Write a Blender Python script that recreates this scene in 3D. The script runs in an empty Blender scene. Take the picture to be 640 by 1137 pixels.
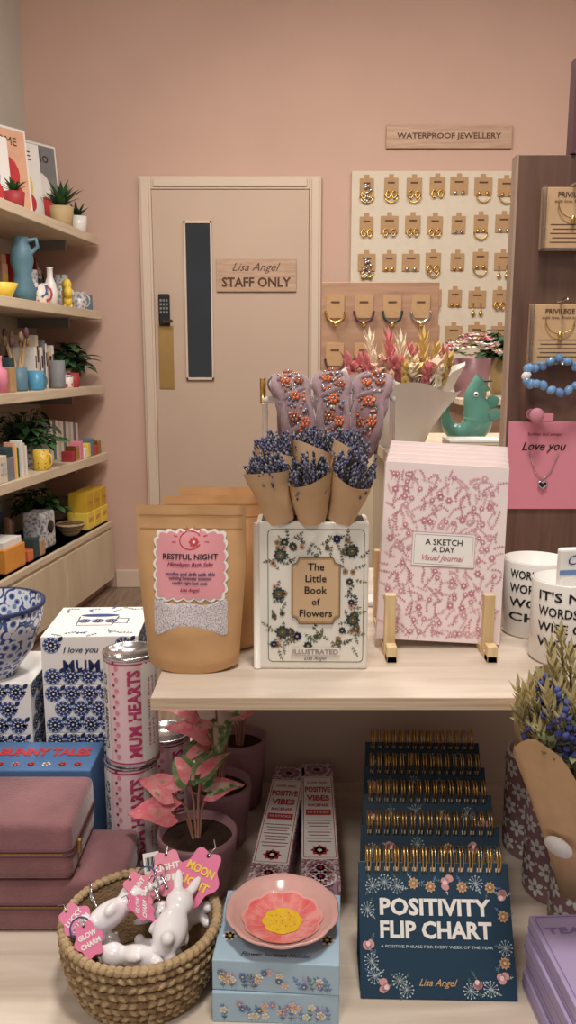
import bpy, bmesh, math, random
from mathutils import Matrix, Vector, Euler
pi=math.pi
R=random.Random(7)
sc=bpy.context.scene
COL=sc.collection
def lin(c):
    o=[]
    for x in c[:3]:
        x=x/255.0
        o.append(x/12.92 if x<=0.04045 else ((x+0.055)/1.055)**2.4)
    return (o[0],o[1],o[2],1.0)
MATS={}
def _base(name):
    m=bpy.data.materials.new(name); m.use_nodes=True
    nt=m.node_tree; b=nt.nodes.get('Principled BSDF')
    return m,nt,b
def mat(name,c=(200,200,200),rough=.6,metal=0,var=.06,scale=25,bump=0,bscale=120,spec=.4,trans=0,sheen=0,sss=0,emis=0,ior=1.45,stops=None):
    if name in MATS: return MATS[name]
    m,nt,b=_base(name)
    l=lin(c)
    tc=nt.nodes.new('ShaderNodeTexCoord')
    n=nt.nodes.new('ShaderNodeTexNoise'); n.inputs['Scale'].default_value=scale; n.inputs['Detail'].default_value=4
    nt.links.new(tc.outputs['Object'],n.inputs['Vector'])
    r=nt.nodes.new('ShaderNodeValToRGB')
    e=r.color_ramp.elements
    if stops:
        e[0].position=stops[0][0]; e[0].color=lin(stops[0][1]); e[1].position=stops[1][0]; e[1].color=lin(stops[1][1])
        for p,c_ in stops[2:]:
            x=e.new(p); x.color=lin(c_)
    else:
        e[0].position=.3; e[1].position=.7
        e[0].color=tuple(max(0,x*(1-var)) for x in l[:3])+(1,)
        e[1].color=tuple(min(1,x*(1+var)) for x in l[:3])+(1,)
    nt.links.new(n.outputs[0],r.inputs[0]); nt.links.new(r.outputs[0],b.inputs['Base Color'])
    b.inputs['Roughness'].default_value=rough; b.inputs['Metallic'].default_value=metal
    b.inputs['Specular IOR Level'].default_value=spec; b.inputs['IOR'].default_value=ior
    if trans: b.inputs['Transmission Weight'].default_value=trans
    if sheen: b.inputs['Sheen Weight'].default_value=sheen; b.inputs['Sheen Roughness'].default_value=.4
    if sss:
        b.inputs['Subsurface Weight'].default_value=sss; b.inputs['Subsurface Scale'].default_value=.01
    if bump:
        n2=nt.nodes.new('ShaderNodeTexNoise'); n2.inputs['Scale'].default_value=bscale; n2.inputs['Detail'].default_value=3
        nt.links.new(tc.outputs['Object'],n2.inputs['Vector'])
        bp=nt.nodes.new('ShaderNodeBump'); bp.inputs['Strength'].default_value=bump; bp.inputs['Distance'].default_value=.004
        nt.links.new(n2.outputs[0],bp.inputs['Height']); nt.links.new(bp.outputs[0],b.inputs['Normal'])
    MATS[name]=m
    return m
def wood(name,c1,c2,stretch=(1,12,12),scale=6,rough=.5):
    if name in MATS: return MATS[name]
    m,nt,b=_base(name)
    tc=nt.nodes.new('ShaderNodeTexCoord'); mp=nt.nodes.new('ShaderNodeMapping'); mp.inputs['Scale'].default_value=stretch
    n=nt.nodes.new('ShaderNodeTexNoise'); n.inputs['Scale'].default_value=scale; n.inputs['Detail'].default_value=6; n.inputs['Distortion'].default_value=.6
    r=nt.nodes.new('ShaderNodeValToRGB')
    r.color_ramp.elements[0].position=.32; r.color_ramp.elements[1].position=.68
    r.color_ramp.elements[0].color=lin(c1); r.color_ramp.elements[1].color=lin(c2)
    nt.links.new(tc.outputs['Object'],mp.inputs[0]); nt.links.new(mp.outputs[0],n.inputs['Vector'])
    nt.links.new(n.outputs[0],r.inputs[0]); nt.links.new(r.outputs[0],b.inputs['Base Color'])
    b.inputs['Roughness'].default_value=rough
    MATS[name]=m
    return m
def pat(name,stops,scale=40,rough=.5,feature='F1'):
    if name in MATS: return MATS[name]
    m,nt,b=_base(name)
    tc=nt.nodes.new('ShaderNodeTexCoord')
    v=nt.nodes.new('ShaderNodeTexVoronoi'); v.inputs['Scale'].default_value=scale; v.feature=feature
    r=nt.nodes.new('ShaderNodeValToRGB'); r.color_ramp.interpolation='CONSTANT'
    e=r.color_ramp.elements
    e[0].position=stops[0][0]; e[0].color=lin(stops[0][1]); e[1].position=stops[1][0]; e[1].color=lin(stops[1][1])
    for p,c in stops[2:]:
        x=e.new(p); x.color=lin(c)
    nt.links.new(tc.outputs['Object'],v.inputs['Vector']); nt.links.new(v.outputs['Distance'],r.inputs[0])
    nt.links.new(r.outputs[0],b.inputs['Base Color']); b.inputs['Roughness'].default_value=rough
    MATS[name]=m
    return m
FR=Matrix.Rotation(pi/2,4,'X')
I4=Matrix.Identity(4)
def T(x,y,z): return Matrix.Translation((x,y,z))
def aim(a,b):
    a=Vector(a); b=Vector(b); d=(b-a).normalized()
    return Matrix.Translation(a)@d.to_track_quat('Z','Y').to_matrix().to_4x4()
_tc={}
def textmesh(s,bold,shear):
    k=(s,bold,shear)
    if k in _tc: return _tc[k]
    cu=bpy.data.curves.new('t','FONT'); cu.body=s; cu.size=1; cu.align_x='CENTER'; cu.resolution_u=2
    cu.offset=bold; cu.shear=shear; cu.space_line=.95
    ob=bpy.data.objects.new('t',cu); COL.objects.link(ob)
    me=bpy.data.meshes.new_from_object(ob)
    vs=[(v.co.x,v.co.y) for v in me.vertices]; fs=[tuple(p.vertices) for p in me.polygons]
    bpy.data.objects.remove(ob); bpy.data.curves.remove(cu); bpy.data.meshes.remove(me)
    if vs:
        x0=min(v[0] for v in vs);x1=max(v[0] for v in vs);y0=min(v[1] for v in vs);y1=max(v[1] for v in vs)
    else: x0=y0=0;x1=y1=1
    vs=[(v[0]-(x0+x1)/2,v[1]-(y0+y1)/2) for v in vs]
    _tc[k]=(vs,fs,x1-x0,y1-y0)
    return _tc[k]
class B:
    def __init__(s,name,loc=(0,0,0),rz=0,rx=0,ry=0,M=None):
        s.n=name; s.L=Matrix.Translation(loc)@Euler((math.radians(rx),math.radians(ry),math.radians(rz))).to_matrix().to_4x4()
        if M is not None: s.L=M
        s.V=[];s.F=[];s.MI=[];s.S=[];s.mats=[];s.M=I4;s.dM=FR;s.dw=None
    def mi(s,m):
        if m not in s.mats: s.mats.append(m)
        return s.mats.index(m)
    def add(s,vs,fs,m,smooth=False,M=None):
        X=s.M@M if M is not None else s.M
        o=len(s.V); s.V+= [X@Vector(v) for v in vs]
        i=s.mi(m)
        for f in fs: s.F.append(tuple(a+o for a in f)); s.MI.append(i); s.S.append(smooth)
    def box(s,x0,x1,y0,y1,z0,z1,m,bev=0,M=None,seg=2,smooth=False):
        bm=bmesh.new(); bmesh.ops.create_cube(bm,size=1)
        for v in bm.verts:
            v.co=Vector((x0+(v.co.x+.5)*(x1-x0),y0+(v.co.y+.5)*(y1-y0),z0+(v.co.z+.5)*(z1-z0)))
        if bev: bmesh.ops.bevel(bm,geom=bm.edges[:],offset=bev,segments=seg,profile=.5,affect='EDGES')
        bm.verts.index_update()
        s.add([v.co.copy() for v in bm.verts],[tuple(v.index for v in f.verts) for f in bm.faces],m,smooth,M)
        bm.free()
    def lathe(s,prof,m,seg=32,M=None,rib=None,smooth=True,close=True):
        vs=[];fs=[]
        for i,(r,z) in enumerate(prof):
            for j in range(seg):
                t=2*pi*j/seg; rr=r*(rib(t,i) if rib else 1)
                vs.append((rr*math.cos(t),rr*math.sin(t),z))
        for i in range(len(prof)-1):
            for j in range(seg):
                k=(j+1)%seg; fs.append((i*seg+j,i*seg+k,(i+1)*seg+k,(i+1)*seg+j))
        s.add(vs,fs,m,smooth,M)
    def disc(s,r,z,m,seg=24,M=None):
        s.add([(r*math.cos(2*pi*j/seg),r*math.sin(2*pi*j/seg),z) for j in range(seg)],[tuple(range(seg))],m,False,M)
    def tube(s,pts,r,m,seg=8,closed=False,M=None,smooth=True,flat=1.0):
        pts=[Vector(p) for p in pts]; n=len(pts); vs=[];fs=[]
        rs=r if isinstance(r,(list,tuple)) else [r]*n
        up=None
        for i,p in enumerate(pts):
            if closed: d=(pts[(i+1)%n]-pts[i-1])
            else: d=pts[min(i+1,n-1)]-pts[max(i-1,0)]
            if d.length<1e-9: d=Vector((0,0,1))
            d.normalize()
            if up is None:
                up=Vector((0,0,1)) if abs(d.z)<.9 else Vector((0,1,0))
            a=d.cross(up)
            if a.length<1e-6: a=d.orthogonal()
            a.normalize(); b=a.cross(d).normalized(); up=b
            for j in range(seg):
                t=2*pi*j/seg; vs.append(p+a*rs[i]*math.cos(t)+b*rs[i]*flat*math.sin(t))
        lim=n if closed else n-1
        for i in range(lim):
            q=(i+1)%n
            for j in range(seg):
                k=(j+1)%seg; fs.append((i*seg+j,q*seg+j,q*seg+k,i*seg+k))
        if not closed:
            fs.append(tuple(range(seg-1,-1,-1))); fs.append(tuple((n-1)*seg+j for j in range(seg)))
        s.add(vs,fs,m,smooth,M)
    def ell(s,c,r,m,seg=12,M=None,rot=None,rings=None):
        rings=rings or max(4,seg//2); vs=[];fs=[]
        X=(rot.to_matrix() if rot else None)
        if not isinstance(r,(tuple,list)): r=(r,r,r)
        for i in range(rings+1):
            ph=pi*i/rings
            for j in range(seg):
                t=2*pi*j/seg
                v=Vector((r[0]*math.sin(ph)*math.cos(t),r[1]*math.sin(ph)*math.sin(t),r[2]*math.cos(ph)))
                if X: v=X@v
                vs.append(v+Vector(c))
        for i in range(rings):
            for j in range(seg):
                k=(j+1)%seg; fs.append((i*seg+j,(i+1)*seg+j,(i+1)*seg+k,i*seg+k))
        s.add(vs,fs,m,True,M)
    def octa(s,c,r,h,m,d=None):
        c=Vector(c); d=Vector(d or (0,0,1)).normalized(); a=d.orthogonal().normalized(); b=d.cross(a)
        vs=[c+a*r,c+b*r,c-a*r,c-b*r,c+d*h,c-d*h]
        s.add(vs,[(0,1,4),(1,2,4),(2,3,4),(3,0,4),(1,0,5),(2,1,5),(3,2,5),(0,3,5)],m,True)
    def leaf(s,base,d,up,L,W,m,m2=None,droop=.3,fold=.25,shape='oval',n=7,M=None,curl=0):
        base=Vector(base); d=Vector(d).normalized(); up=Vector(up)
        side=d.cross(up)
        if side.length<1e-5: side=d.orthogonal()
        side.normalize(); up=side.cross(d).normalized()
        cols=(-1,-.55,0,.55,1); vs=[]
        for i in range(n+1):
            t=i/n
            if shape=='oval': w=math.sin(pi*min(1,t*1.0))**.75
            elif shape=='arrow': w=((1-t)**.75)*min(1,(t+.10)*4.5)
            elif shape=='blade': w=(1-t)**.6*min(1,t*5+.3)
            else: w=math.sin(pi*t)
            for c in cols:
                back=-.20*L*abs(c) *max(0,1-t*3) if shape=='arrow' else 0
                vs.append(base+d*(L*t*(1-.12*droop*t)+back)+side*(c*w*W/2)+up*(abs(c)*w*W/2*fold - droop*L*t*t + curl*W*math.sin(t*9+c*3)*abs(c)))
        f1=[];f2=[]
        for i in range(n):
            for j in range(4):
                f=(i*5+j,i*5+j+1,i*5+j+6,i*5+j+5)
                (f2 if (m2 and j in(0,3)) else f1).append(f)
        s.add(vs,f1,m,True,M)
        if f2: s.add(vs,f2,m2,True,M)
    # ---- flat printed artwork (thin geometry lying on the surface)
    def face(s,M,w=None): s.dM=M; s.dw=w
    def dadd(s,vs,fs,m):
        if s.dw: vs=[s.dw(*v) for v in vs]
        s.add(vs,fs,m,False,s.dM)
    def dpoly(s,pts,m,z=.0004): s.dadd([(x,y,z) for x,y in pts],[tuple(range(len(pts)))],m)
    def dstar(s,pts,m,z=.0004,rings=5):
        cx=sum(p[0] for p in pts)/len(pts); cy=sum(p[1] for p in pts)/len(pts); n=len(pts); vs=[];fs=[]
        for i in range(rings):
            k=(i+1)/rings
            vs+= [(cx+(x-cx)*k,cy+(y-cy)*k,z) for x,y in pts]
        vs.append((cx,cy,z)); c=len(vs)-1
        for j in range(n):
            q=(j+1)%n; fs.append((c,j,q))
            for i in range(rings-1): fs.append((i*n+j,(i+1)*n+j,(i+1)*n+q,i*n+q))
        s.dadd(vs,fs,m)
    def drect(s,cx,cy,w,h,m,z=.0004,ang=0,nx=1,ny=1):
        vs=[];fs=[];ca,sa=math.cos(ang),math.sin(ang)
        for i in range(nx+1):
            for j in range(ny+1):
                x=(i/nx-.5)*w;y=(j/ny-.5)*h; vs.append((cx+x*ca-y*sa,cy+x*sa+y*ca,z))
        for i in range(nx):
            for j in range(ny):
                a=i*(ny+1)+j; fs.append((a,a+ny+1,a+ny+2,a+1))
        s.dadd(vs,fs,m)
    def ddisc(s,cx,cy,rx,ry,m,z=.0004,n=16,ang=0):
        ca,sa=math.cos(ang),math.sin(ang)
        s.dpoly([(cx+rx*math.cos(t)*ca-ry*math.sin(t)*sa,cy+rx*math.cos(t)*sa+ry*math.sin(t)*ca) for t in [2*pi*i/n for i in range(n)]],m,z)
    def dstroke(s,pts,w,m,z=.0004,closed=False):
        n=len(pts)
        P=[Vector(p) for p in pts]
        vs=[];fs=[]
        for i in range(n):
            if closed: d=P[(i+1)%n]-P[i-1]
            else: d=P[min(i+1,n-1)]-P[max(i-1,0)]
            if d.length<1e-9: d=Vector((1,0))
            d.normalize(); nn=Vector((-d.y,d.x))*w/2
            a=P[i]+nn; b=P[i]-nn; vs+=[(a.x,a.y,z),(b.x,b.y,z)]
        for i in range(n if closed else n-1):
            q=(i+1)%n; fs.append((2*i,2*i+1,2*q+1,2*q))
        s.dadd(vs,fs,m)
    def dleaf(s,x,y,ang,L,W,m,z=.0005):
        pts=[]
        for t in (0,.2,.45,.7,1): pts.append((t*L,W/2*math.sin(pi*t**.85)))
        for t in (.7,.45,.2): pts.append((t*L,-W/2*math.sin(pi*t**.85)))
        ca,sa=math.cos(ang),math.sin(ang)
        s.dpoly([(x+a*ca-b*sa,y+a*sa+b*ca) for a,b in pts],m,z)
    def dflower(s,x,y,r,n,m,mc=None,z=.0006,a0=0,wf=1.0):
        for i in range(n): s.dleaf(x,y,a0+2*pi*i/n,r,r*1.9*math.sin(pi/n)*wf,m,z)
        if mc: s.ddisc(x,y,r*.27,r*.27,mc,z+.0002,8)
    def dsprig(s,x,y,ang,L,m,nl=4,lw=.4,w=.0006,curve=.4,z=.0004,tip=None):
        pts=[];a=ang;px,py=x,y
        for i in range(nl*2+1):
            pts.append((px,py,a)); px+=math.cos(a)*L/(nl*2); py+=math.sin(a)*L/(nl*2); a+=curve/(nl*2)
        s.dstroke([(p[0],p[1]) for p in pts],w,m,z)
        for i in range(1,nl*2,2):
            l=L/(nl*1.2)
            s.dleaf(pts[i][0],pts[i][1],pts[i][2]+.8,l,l*lw,m,z+.0001); s.dleaf(pts[i][0],pts[i][1],pts[i][2]-.8,l,l*lw,m,z+.0001)
        s.dleaf(pts[-1][0],pts[-1][1],pts[-1][2],L/nl,L/nl*lw,tip or m,z+.0001)
    def text(s,t,cx,cy,w,m,h=None,z=.0008,bold=0.0,ang=0,shear=0):
        vs,fs,tw,th=textmesh(t,bold,shear)
        if w is None: k=h/th; ky=k
        else:
            k=w/tw; ky=(h/th) if h else k
        ca,sa=math.cos(ang),math.sin(ang)
        s.dadd([(cx+x*k*ca-y*ky*sa,cy+x*k*sa+y*ky*ca,z) for x,y in vs],fs,m)
    def done(s,name=None):
        me=bpy.data.meshes.new(s.n)
        me.from_pydata([tuple(v) for v in s.V],[],s.F)
        for m in s.mats: me.materials.append(m)
        me.polygons.foreach_set('material_index',s.MI); me.polygons.foreach_set('use_smooth',s.S)
        me.update()
        ob=bpy.data.objects.new(s.n,me); ob.matrix_world=s.L; COL.objects.link(ob)
        return ob
def rrect(cx,cy,w,h,r,n=5):
    pts=[]
    for (sx,sy,a0) in ((1,1,0),(-1,1,pi/2),(-1,-1,pi),(1,-1,1.5*pi)):
        for i in range(n+1):
            a=a0+pi/2*i/n; pts.append((cx+sx*(w/2-r)+r*math.cos(a),cy+sy*(h/2-r)+r*math.sin(a)))
    return pts
def scallop(cx,cy,w,h,r,amp,k):
    base=rrect(cx,cy,w,h,r,3); P=[Vector(p) for p in base]; P.append(P[0]); L=[0]
    for i in range(1,len(P)): L.append(L[-1]+(P[i]-P[i-1]).length)
    tot=L[-1]; out=[]; N=k*6
    for i in range(N):
        d=tot*i/N; j=0
        while j<len(L)-2 and L[j+1]<d: j+=1
        p=P[j].lerp(P[j+1],(d-L[j])/max(1e-9,L[j+1]-L[j]))
        c=Vector((cx,cy)); q=p-c; q=q*(1+amp*abs(math.sin(pi*k*i/N))/q.length)
        out.append((cx+q.x,cy+q.y))
    return out
def cylw(r):
    return lambda x,y,z:((r+z)*math.sin(x/r),y,(r+z)*math.cos(x/r))
# ------------------------------------------------------------------ materials
WALL=mat('pink_plaster',(201,168,153),.85,var=.03,scale=3,bump=.08,bscale=60)
WHITEWALL=mat('white_plaster',(196,190,182),.85,var=.02,scale=3)
CEIL=mat('ceiling_paint',(215,210,204),.9,var=.02)
DOORM=mat('door_paint',(194,170,152),.5,var=.02,scale=4)
FRAMEM=mat('frame_paint',(210,190,172),.5,var=.02,scale=4)
FLOORM=wood('floor_wood',(112,94,80),(150,128,110),(12,1,1),4,.5)
SHELFW=wood('shelf_plywood',(200,182,158),(218,202,178),(10,1,10),3,.5)
CABM=wood('cabinet_birch',(198,180,154),(214,198,172),(2,2,.6),5,.5)
TABLE=wood('table_whitewash',(200,184,168),(222,208,194),(1,9,9),5,.4)
EDGE=wood('plywood_edge',(184,160,134),(214,194,168),(1,4,60),6,.6)
DARKW=wood('dark_walnut',(88,62,52),(114,84,70),(14,14,1),4,.5)
DARKE=mat('walnut_edge',(176,150,132),.5)
MIDW=wood('brown_board',(150,114,92),(174,136,110),(1,10,10),4,.55)
SIGNW=wood('sign_wood',(170,136,112),(196,162,136),(1,14,14),6,.5)
SIGNK=mat('engraved_dark',(88,62,50),.7)
PINE=wood('pine',(206,174,128),(232,206,160),(12,12,1),8,.5)
KRAFT=mat('kraft_paper',(206,170,132),.75,var=.08,scale=30,bump=.25,bscale=25)
KRAFT2=mat('kraft_card',(180,144,106),.8,var=.05,scale=60)
POUCHK=mat('pouch_kraft',(202,158,112),.42,var=.06,scale=18,bump=.5,bscale=22)
CREAM=mat('cream_board',(214,202,184),.7,var=.03)
WHITE=mat('white_paper',(236,232,228),.6,var=.02)
PAGE=mat('page_edges',(224,216,204),.7,var=.08,scale=200)
WCER=mat('white_ceramic',(236,232,228),.15,var=.01,spec=.6)
VASEC=mat('cream_ceramic',(236,230,220),.22,var=.01,spec=.6)
BLACK=mat('black_ink',(30,28,32),.6)
INK=mat('navy_ink',(36,46,88),.6)
NAVY=mat('navy_cover',(34,60,82),.38,var=.03,scale=10)
GOLD=mat('gold_wire',(222,184,110),.28,metal=1,var=.03)
BRASS=mat('brass',(180,146,92),.4,metal=.8,var=.05)
SILV=mat('silver',(205,205,208),.22,metal=1,var=.03)
GLASSD=mat('dark_glass',(30,34,42),.04,var=.3,scale=2,spec=1.0,ior=1.6)
MAUVE=mat('mauve_glaze',(162,122,130),.38,var=.06,scale=8)
MAUVE2=mat('mauve_velvet',(134,92,96),.85,var=.18,scale=16,bump=.25,bscale=300,sheen=.5)
MAUVED=mat('mauve_dark',(100,66,72),.7)
LEAFG=mat('leaf_green',(66,104,60),.45,var=.2,scale=40)
LEAFD=mat('leaf_dark',(42,76,50),.5,var=.2,scale=40)
LEAFP=mat('leaf_pink',rough=.4,scale=70,stops=[(.30,(128,134,92)),(.42,(226,150,150)),(.6,(226,112,126)),(.75,(236,164,166))])
LEAFC=mat('leaf_pale',rough=.4,scale=80,stops=[(.3,(70,104,62)),(.45,(124,144,94)),(.55,(214,194,172)),(.7,(226,164,158))])
LEAFE=mat('leaf_edge_green',rough=.4,scale=70,stops=[(.35,(74,110,64)),(.55,(108,134,82)),(.7,(206,156,144))])
SOIL=mat('soil',(62,44,34),.95,var=.3,scale=150,bump=.6)
STEM=mat('stem',(168,120,100),.6)
PINK=mat('pink_print',(222,134,158),.5,var=.02)
PINKL=mat('pink_light',(234,202,208),.5,var=.02)
PINKM=mat('pink_toile',(204,136,152),.6,var=.05)
HOTP=mat('hot_pink',(184,64,106),.5,var=.02)
MAG=mat('magenta_dark',(150,44,86),.5,var=.02)
YEL=mat('yellow',(236,206,84),.4,var=.03)
ORANGE=mat('orange_gem',(210,112,74),.25,var=.15)
PEACH=mat('peach',(226,176,148),.45)
BLUEP=mat('blue_print',(50,72,132),.5,var=.04)
BLUEM=mat('blue_mid',(108,136,186),.5,var=.04)
LBLUE=mat('light_blue_card',(164,190,208),.45,var=.02)
LILAC=mat('lilac_card',(178,162,202),.5,var=.02)
LILACD=mat('lilac_dark',(140,120,176),.5,var=.02)
SAGE=mat('sage_print',(104,126,112),.6)
OLIVE=mat('olive_print',(110,104,76),.6)
DGREEN=mat('darkgreen_print',(50,70,72),.6)
RED=mat('red_print',(196,64,68),.5,var=.03)
LAVB=mat('lavender_bud',(88,88,120),.85,var=.25,scale=300)
LAVG=mat('lavender_grey',(130,126,140),.85,var=.2,scale=300)
LAVS=mat('lavender_stem',(120,122,96),.8)
TEAL=mat('teal_glaze',(92,146,134),.16,var=.12,scale=20,spec=.6)
GREY=mat('grey_matte',(128,128,130),.6)
DGREY=mat('dark_plastic',(34,34,38),.35)
GEMB=mat('bead_blue',(116,156,200),.08,var=.3,scale=60,spec=.8)
CRYS=mat('bead_smoky',(140,128,128),.12,var=.3,scale=90,spec=.8)
RUST=mat('bead_rust',(160,92,64),.3,var=.2,scale=90)
FABR=mat('headband_fabric',(138,112,118),.8,var=.18,scale=22,bump=.4,bscale=90,sheen=.5)
WRAP=mat('tissue_wrap',(246,243,238),.55,var=.01,sss=.1,bump=.3,bscale=16)
JUTE=mat('jute',(184,158,122),.85,var=.2,scale=90,bump=.6,bscale=400)
JUTE2=mat('jute_dark',(142,116,86),.85,var=.2,scale=90,bump=.6,bscale=400)
SALT=pat('bath_salts',[(0,(236,230,230)),(.3,(212,202,206)),(.55,(186,174,180)),(.8,(150,136,144))],700,.35)
# ------------------------------------------------------------------ room shell
YW=4.5
b=B('floor'); b.box(-2.4,3.4,-1.5,4.6,-.06,0,FLOORM); b.done()
b=B('wall_back'); b.box(-1.6,3.4,YW+.001,YW+.12,0,3.3,WALL); b.done()
b=B('ceiling'); b.box(-2.4,3.4,-1.5,4.6,3.3,3.4,CEIL); b.done()
SA=-7.9
SM=T(-.97,4.44,0)@Matrix.Rotation(math.radians(SA),4,'Z')
b=B('wall_left',M=SM); b.box(-.47,-.37,-6.0,.02,0,3.3,WHITEWALL); b.done()
b=B('wall_right'); b.box(3.3,3.4,-1.5,4.5,0,3.3,WALL); b.done()
b=B('baseboard_back'); b.box(-.96,-.768,YW-.018,YW,0,.1,FRAMEM,.004); b.box(.172,3.3,YW-.018,YW,0,.1,FRAMEM,.004); b.done()
b=B('door_1',(0,YW,0))
b.box(-.70,.108,-.035,-.001,.005,2.108,DOORM,.002)
b.box(-.538,-.392,-.040,-.034,1.147,1.955,FRAMEM,.001)
b.box(-.53,-.40,-.043,-.038,1.160,1.942,GLASSD)
for (x0,x1,z0,z1) in ((-.538,-.528,1.147,1.955),(-.402,-.392,1.147,1.955),(-.538,-.392,1.147,1.160),(-.538,-.392,1.942,1.955)): b.box(x0,x1,-.05,-.036,z0,z1,FRAMEM,.001)
b.box(-.683,-.605,-.040,-.034,1.10,1.43,BRASS,.001)
b.box(-.676,-.618,-.062,-.034,1.428,1.59,DGREY,.006)
for i in range(4):
    for j in range(3): b.box(-.668+j*.016,-.658+j*.016,-.065,-.06,1.49+i*.02,1.502+i*.02,GREY)
b.tube([(-.647,-.06,1.45),(-.647,-.085,1.45),(-.60,-.085,1.45)],.008,SILV)
b.done()
b=B('trim_1',(0,YW,0))
for (x0,x1,z0,z1) in ((-.768,-.702,0,2.176),(.110,.172,0,2.176),(-.702,.110,2.112,2.176)):
    b.box(x0,x1,-.03,0,z0,z1,FRAMEM,.004)
    b.box(x0+.012,x1-.012,-.042,-.028,z0 if z0==0 else z0+.012,z1-.012,FRAMEM,.004)
b.done()
b=B('staff_only_sign',(-.164,YW-.036,1.684))
b.box(-.207,.207,-.012,0,-.082,.082,SIGNW,.001)
b.face(T(0,-.012,0)@FR); b.text('Lisa Angel',0,.035,.25,SIGNK,shear=.45); b.text('STAFF ONLY',0,-.035,.36,SIGNK,h=.05,bold=.03); b.done()
b=B('wooden_wall_sign',(.819,YW,2.367)); b.box(-.319,.319,-.02,0,-.055,.055,SIGNW,.001)
b.face(T(0,-.02,0)@FR); b.text('WATERPROOF JEWELLERY',0,0,.53,SIGNK,h=.036,bold=.02); b.done()
b=B('earring_display_board',(0,YW,0)); b.box(.326,1.35,-.03,0,1.06,2.2,CREAM,.003); b.done()
b=B('earring_cards',(0,YW-.031,0))
for i in range(8):
    for j in range(6):
        x=.405+i*.118+R.uniform(-.006,.006); z=2.125-j*.185+R.uniform(-.006,.006)
        if R.random()<.05: continue
        w=R.choice((.07,.078,.09)); 
        b.box(x-.012,x+.012,-.004,0,z+.03,z+.06,KRAFT2)
        b.box(x-w/2,x+w/2,-.006,-.001,z-.045,z+.042,KRAFT2,.001)
        g=R.choice((GOLD,GOLD,SILV,GOLD)); k=R.random()
        b.face(T(x,-.006,z)@FR); b.drect(0,.018,w*.5,.008,SIGNK,.001)
        for sx in (-1,1):
            cx=x+sx*w*.22
            if k<.4: b.tube([(cx+.012*math.cos(t),-.012,z-.04+.018*math.sin(t)) for t in [2*pi*q/10 for q in range(10)]],.0042,g,5,True)
            elif k<.7: b.tube([(cx,-.01,z-.02),(cx,-.01,z-.07)],.003,g,5); b.ell((cx,-.012,z-.075),(.011,.005,.014),g,6)
            else: b.ell((cx,-.012,z-.035),(.010,.006,.010),g,6)
        if R.random()<.4:
            b.tube([(x+.034*math.cos(t),-.012,z-.045+.034*math.sin(t)) for t in [pi+pi*q/8 for q in range(9)]],.004,g,5)
        if i==0 and j in (0,2,4):
            for q in range(9): b.ell((x+.022*math.cos(q*2.4)*(q/9)**.5,-.014,z-.03+.04*math.sin(q*2.4)),(.009,.006,.011),SILV,6)
b.done()
b=B('display_counter'); b.box(.14,1.6,2.85,3.35,0,1.1,CABM,.004); b.box(.12,1.62,2.83,3.37,1.1,1.13,SHELFW,.003); b.done()
b=B('necklace_display_board',(0,3.0,0))
b.box(.118,.53,-.012,.012,1.131,1.518,MIDW,.002); b.box(.118,.53,.012,.12,1.131,1.15,MIDW)
for j,z in enumerate((1.43,1.265)):
    for i in range(4):
        x=.166+i*.1; b.box(x-.032,x+.032,-.016,-.012,z-.035,z+.045,KRAFT2,.001)
        g=(GOLD,MAUVED,DGREEN,SILV)[(i+j)%4]
        b.tube([(x+.034*math.cos(t),-.022,z-.01-.04*math.sin(t)) for t in [pi*q/10 for q in range(11)]],.0045,g,5)
        b.ell((x,-.024,z-.055),.009,GOLD,8)
        b.face(T(x,-.016,z)@FR); b.drect(0,.02,.03,.006,SIGNK,.001)
b.done()
# ------------------------------------------------------------------ left shelving
ZS=[1.872,1.50,1.119,.763,.387]
b=B('wall_shelf_unit',M=SM)
for z in ZS[:4]:
    b.box(-.369,0,-3.2,0,z-.042,z,SHELFW,.003)
b.box(-.369,0,-3.2,0,.06,ZS[4],CABM,.004); b.box(-.369,.012,-3.2,0,ZS[4]-.03,ZS[4]+.0,SHELFW,.003)
b.box(-.369,-.05,-3.2,0,0,.06,DARKE)
for i in range(5):
    b.box(.0,.012,-3.2+i*.64+.004,-2.56+i*.64-.004,.07,ZS[4]-.045,CABM,.002)
for z in ZS[:4]:
    for y in (-.2,-1.2,-2.2): b.box(-.369,-.10,y-.01,y+.01,z-.09,z-.042,GREY)
b.done()
def SL(x,y,z): return SM@Vector((x,y,z))
def place(name,x,y,z,rz=0): return B(name,tuple(SL(x,y,z+.0005)),rz=SA+rz)
def pot(b,r,h,m,taper=.8,soil=True):
    b.lathe([(0,0),(r*taper,0),(r*(taper+1)/2,h*.5),(r,h),(r*.9,h),(r*.85,h*.85),(0,h*.85)],m,24)
    if soil: b.disc(r*.87,h*.88,SOIL)
def spiky(name,x,y,z,r,h,pm,L,n,lm,shape='blade',W=.02,up=.8,fn=place):
    b=fn(name,x,y,z); pot(b,r,h,pm)
    for i in range(n):
        a=2.4*i; e=up*(1-.7*i/n)+.15*R.random()
        d=(math.cos(a)*math.cos(e),math.sin(a)*math.cos(e),math.sin(e)+.2)
        b.leaf((0,0,h*.9),d,(0,0,1),L*R.uniform(.7,1.05),W,lm[i%len(lm)],None,.25,.3,shape,5)
    return b.done()
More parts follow.
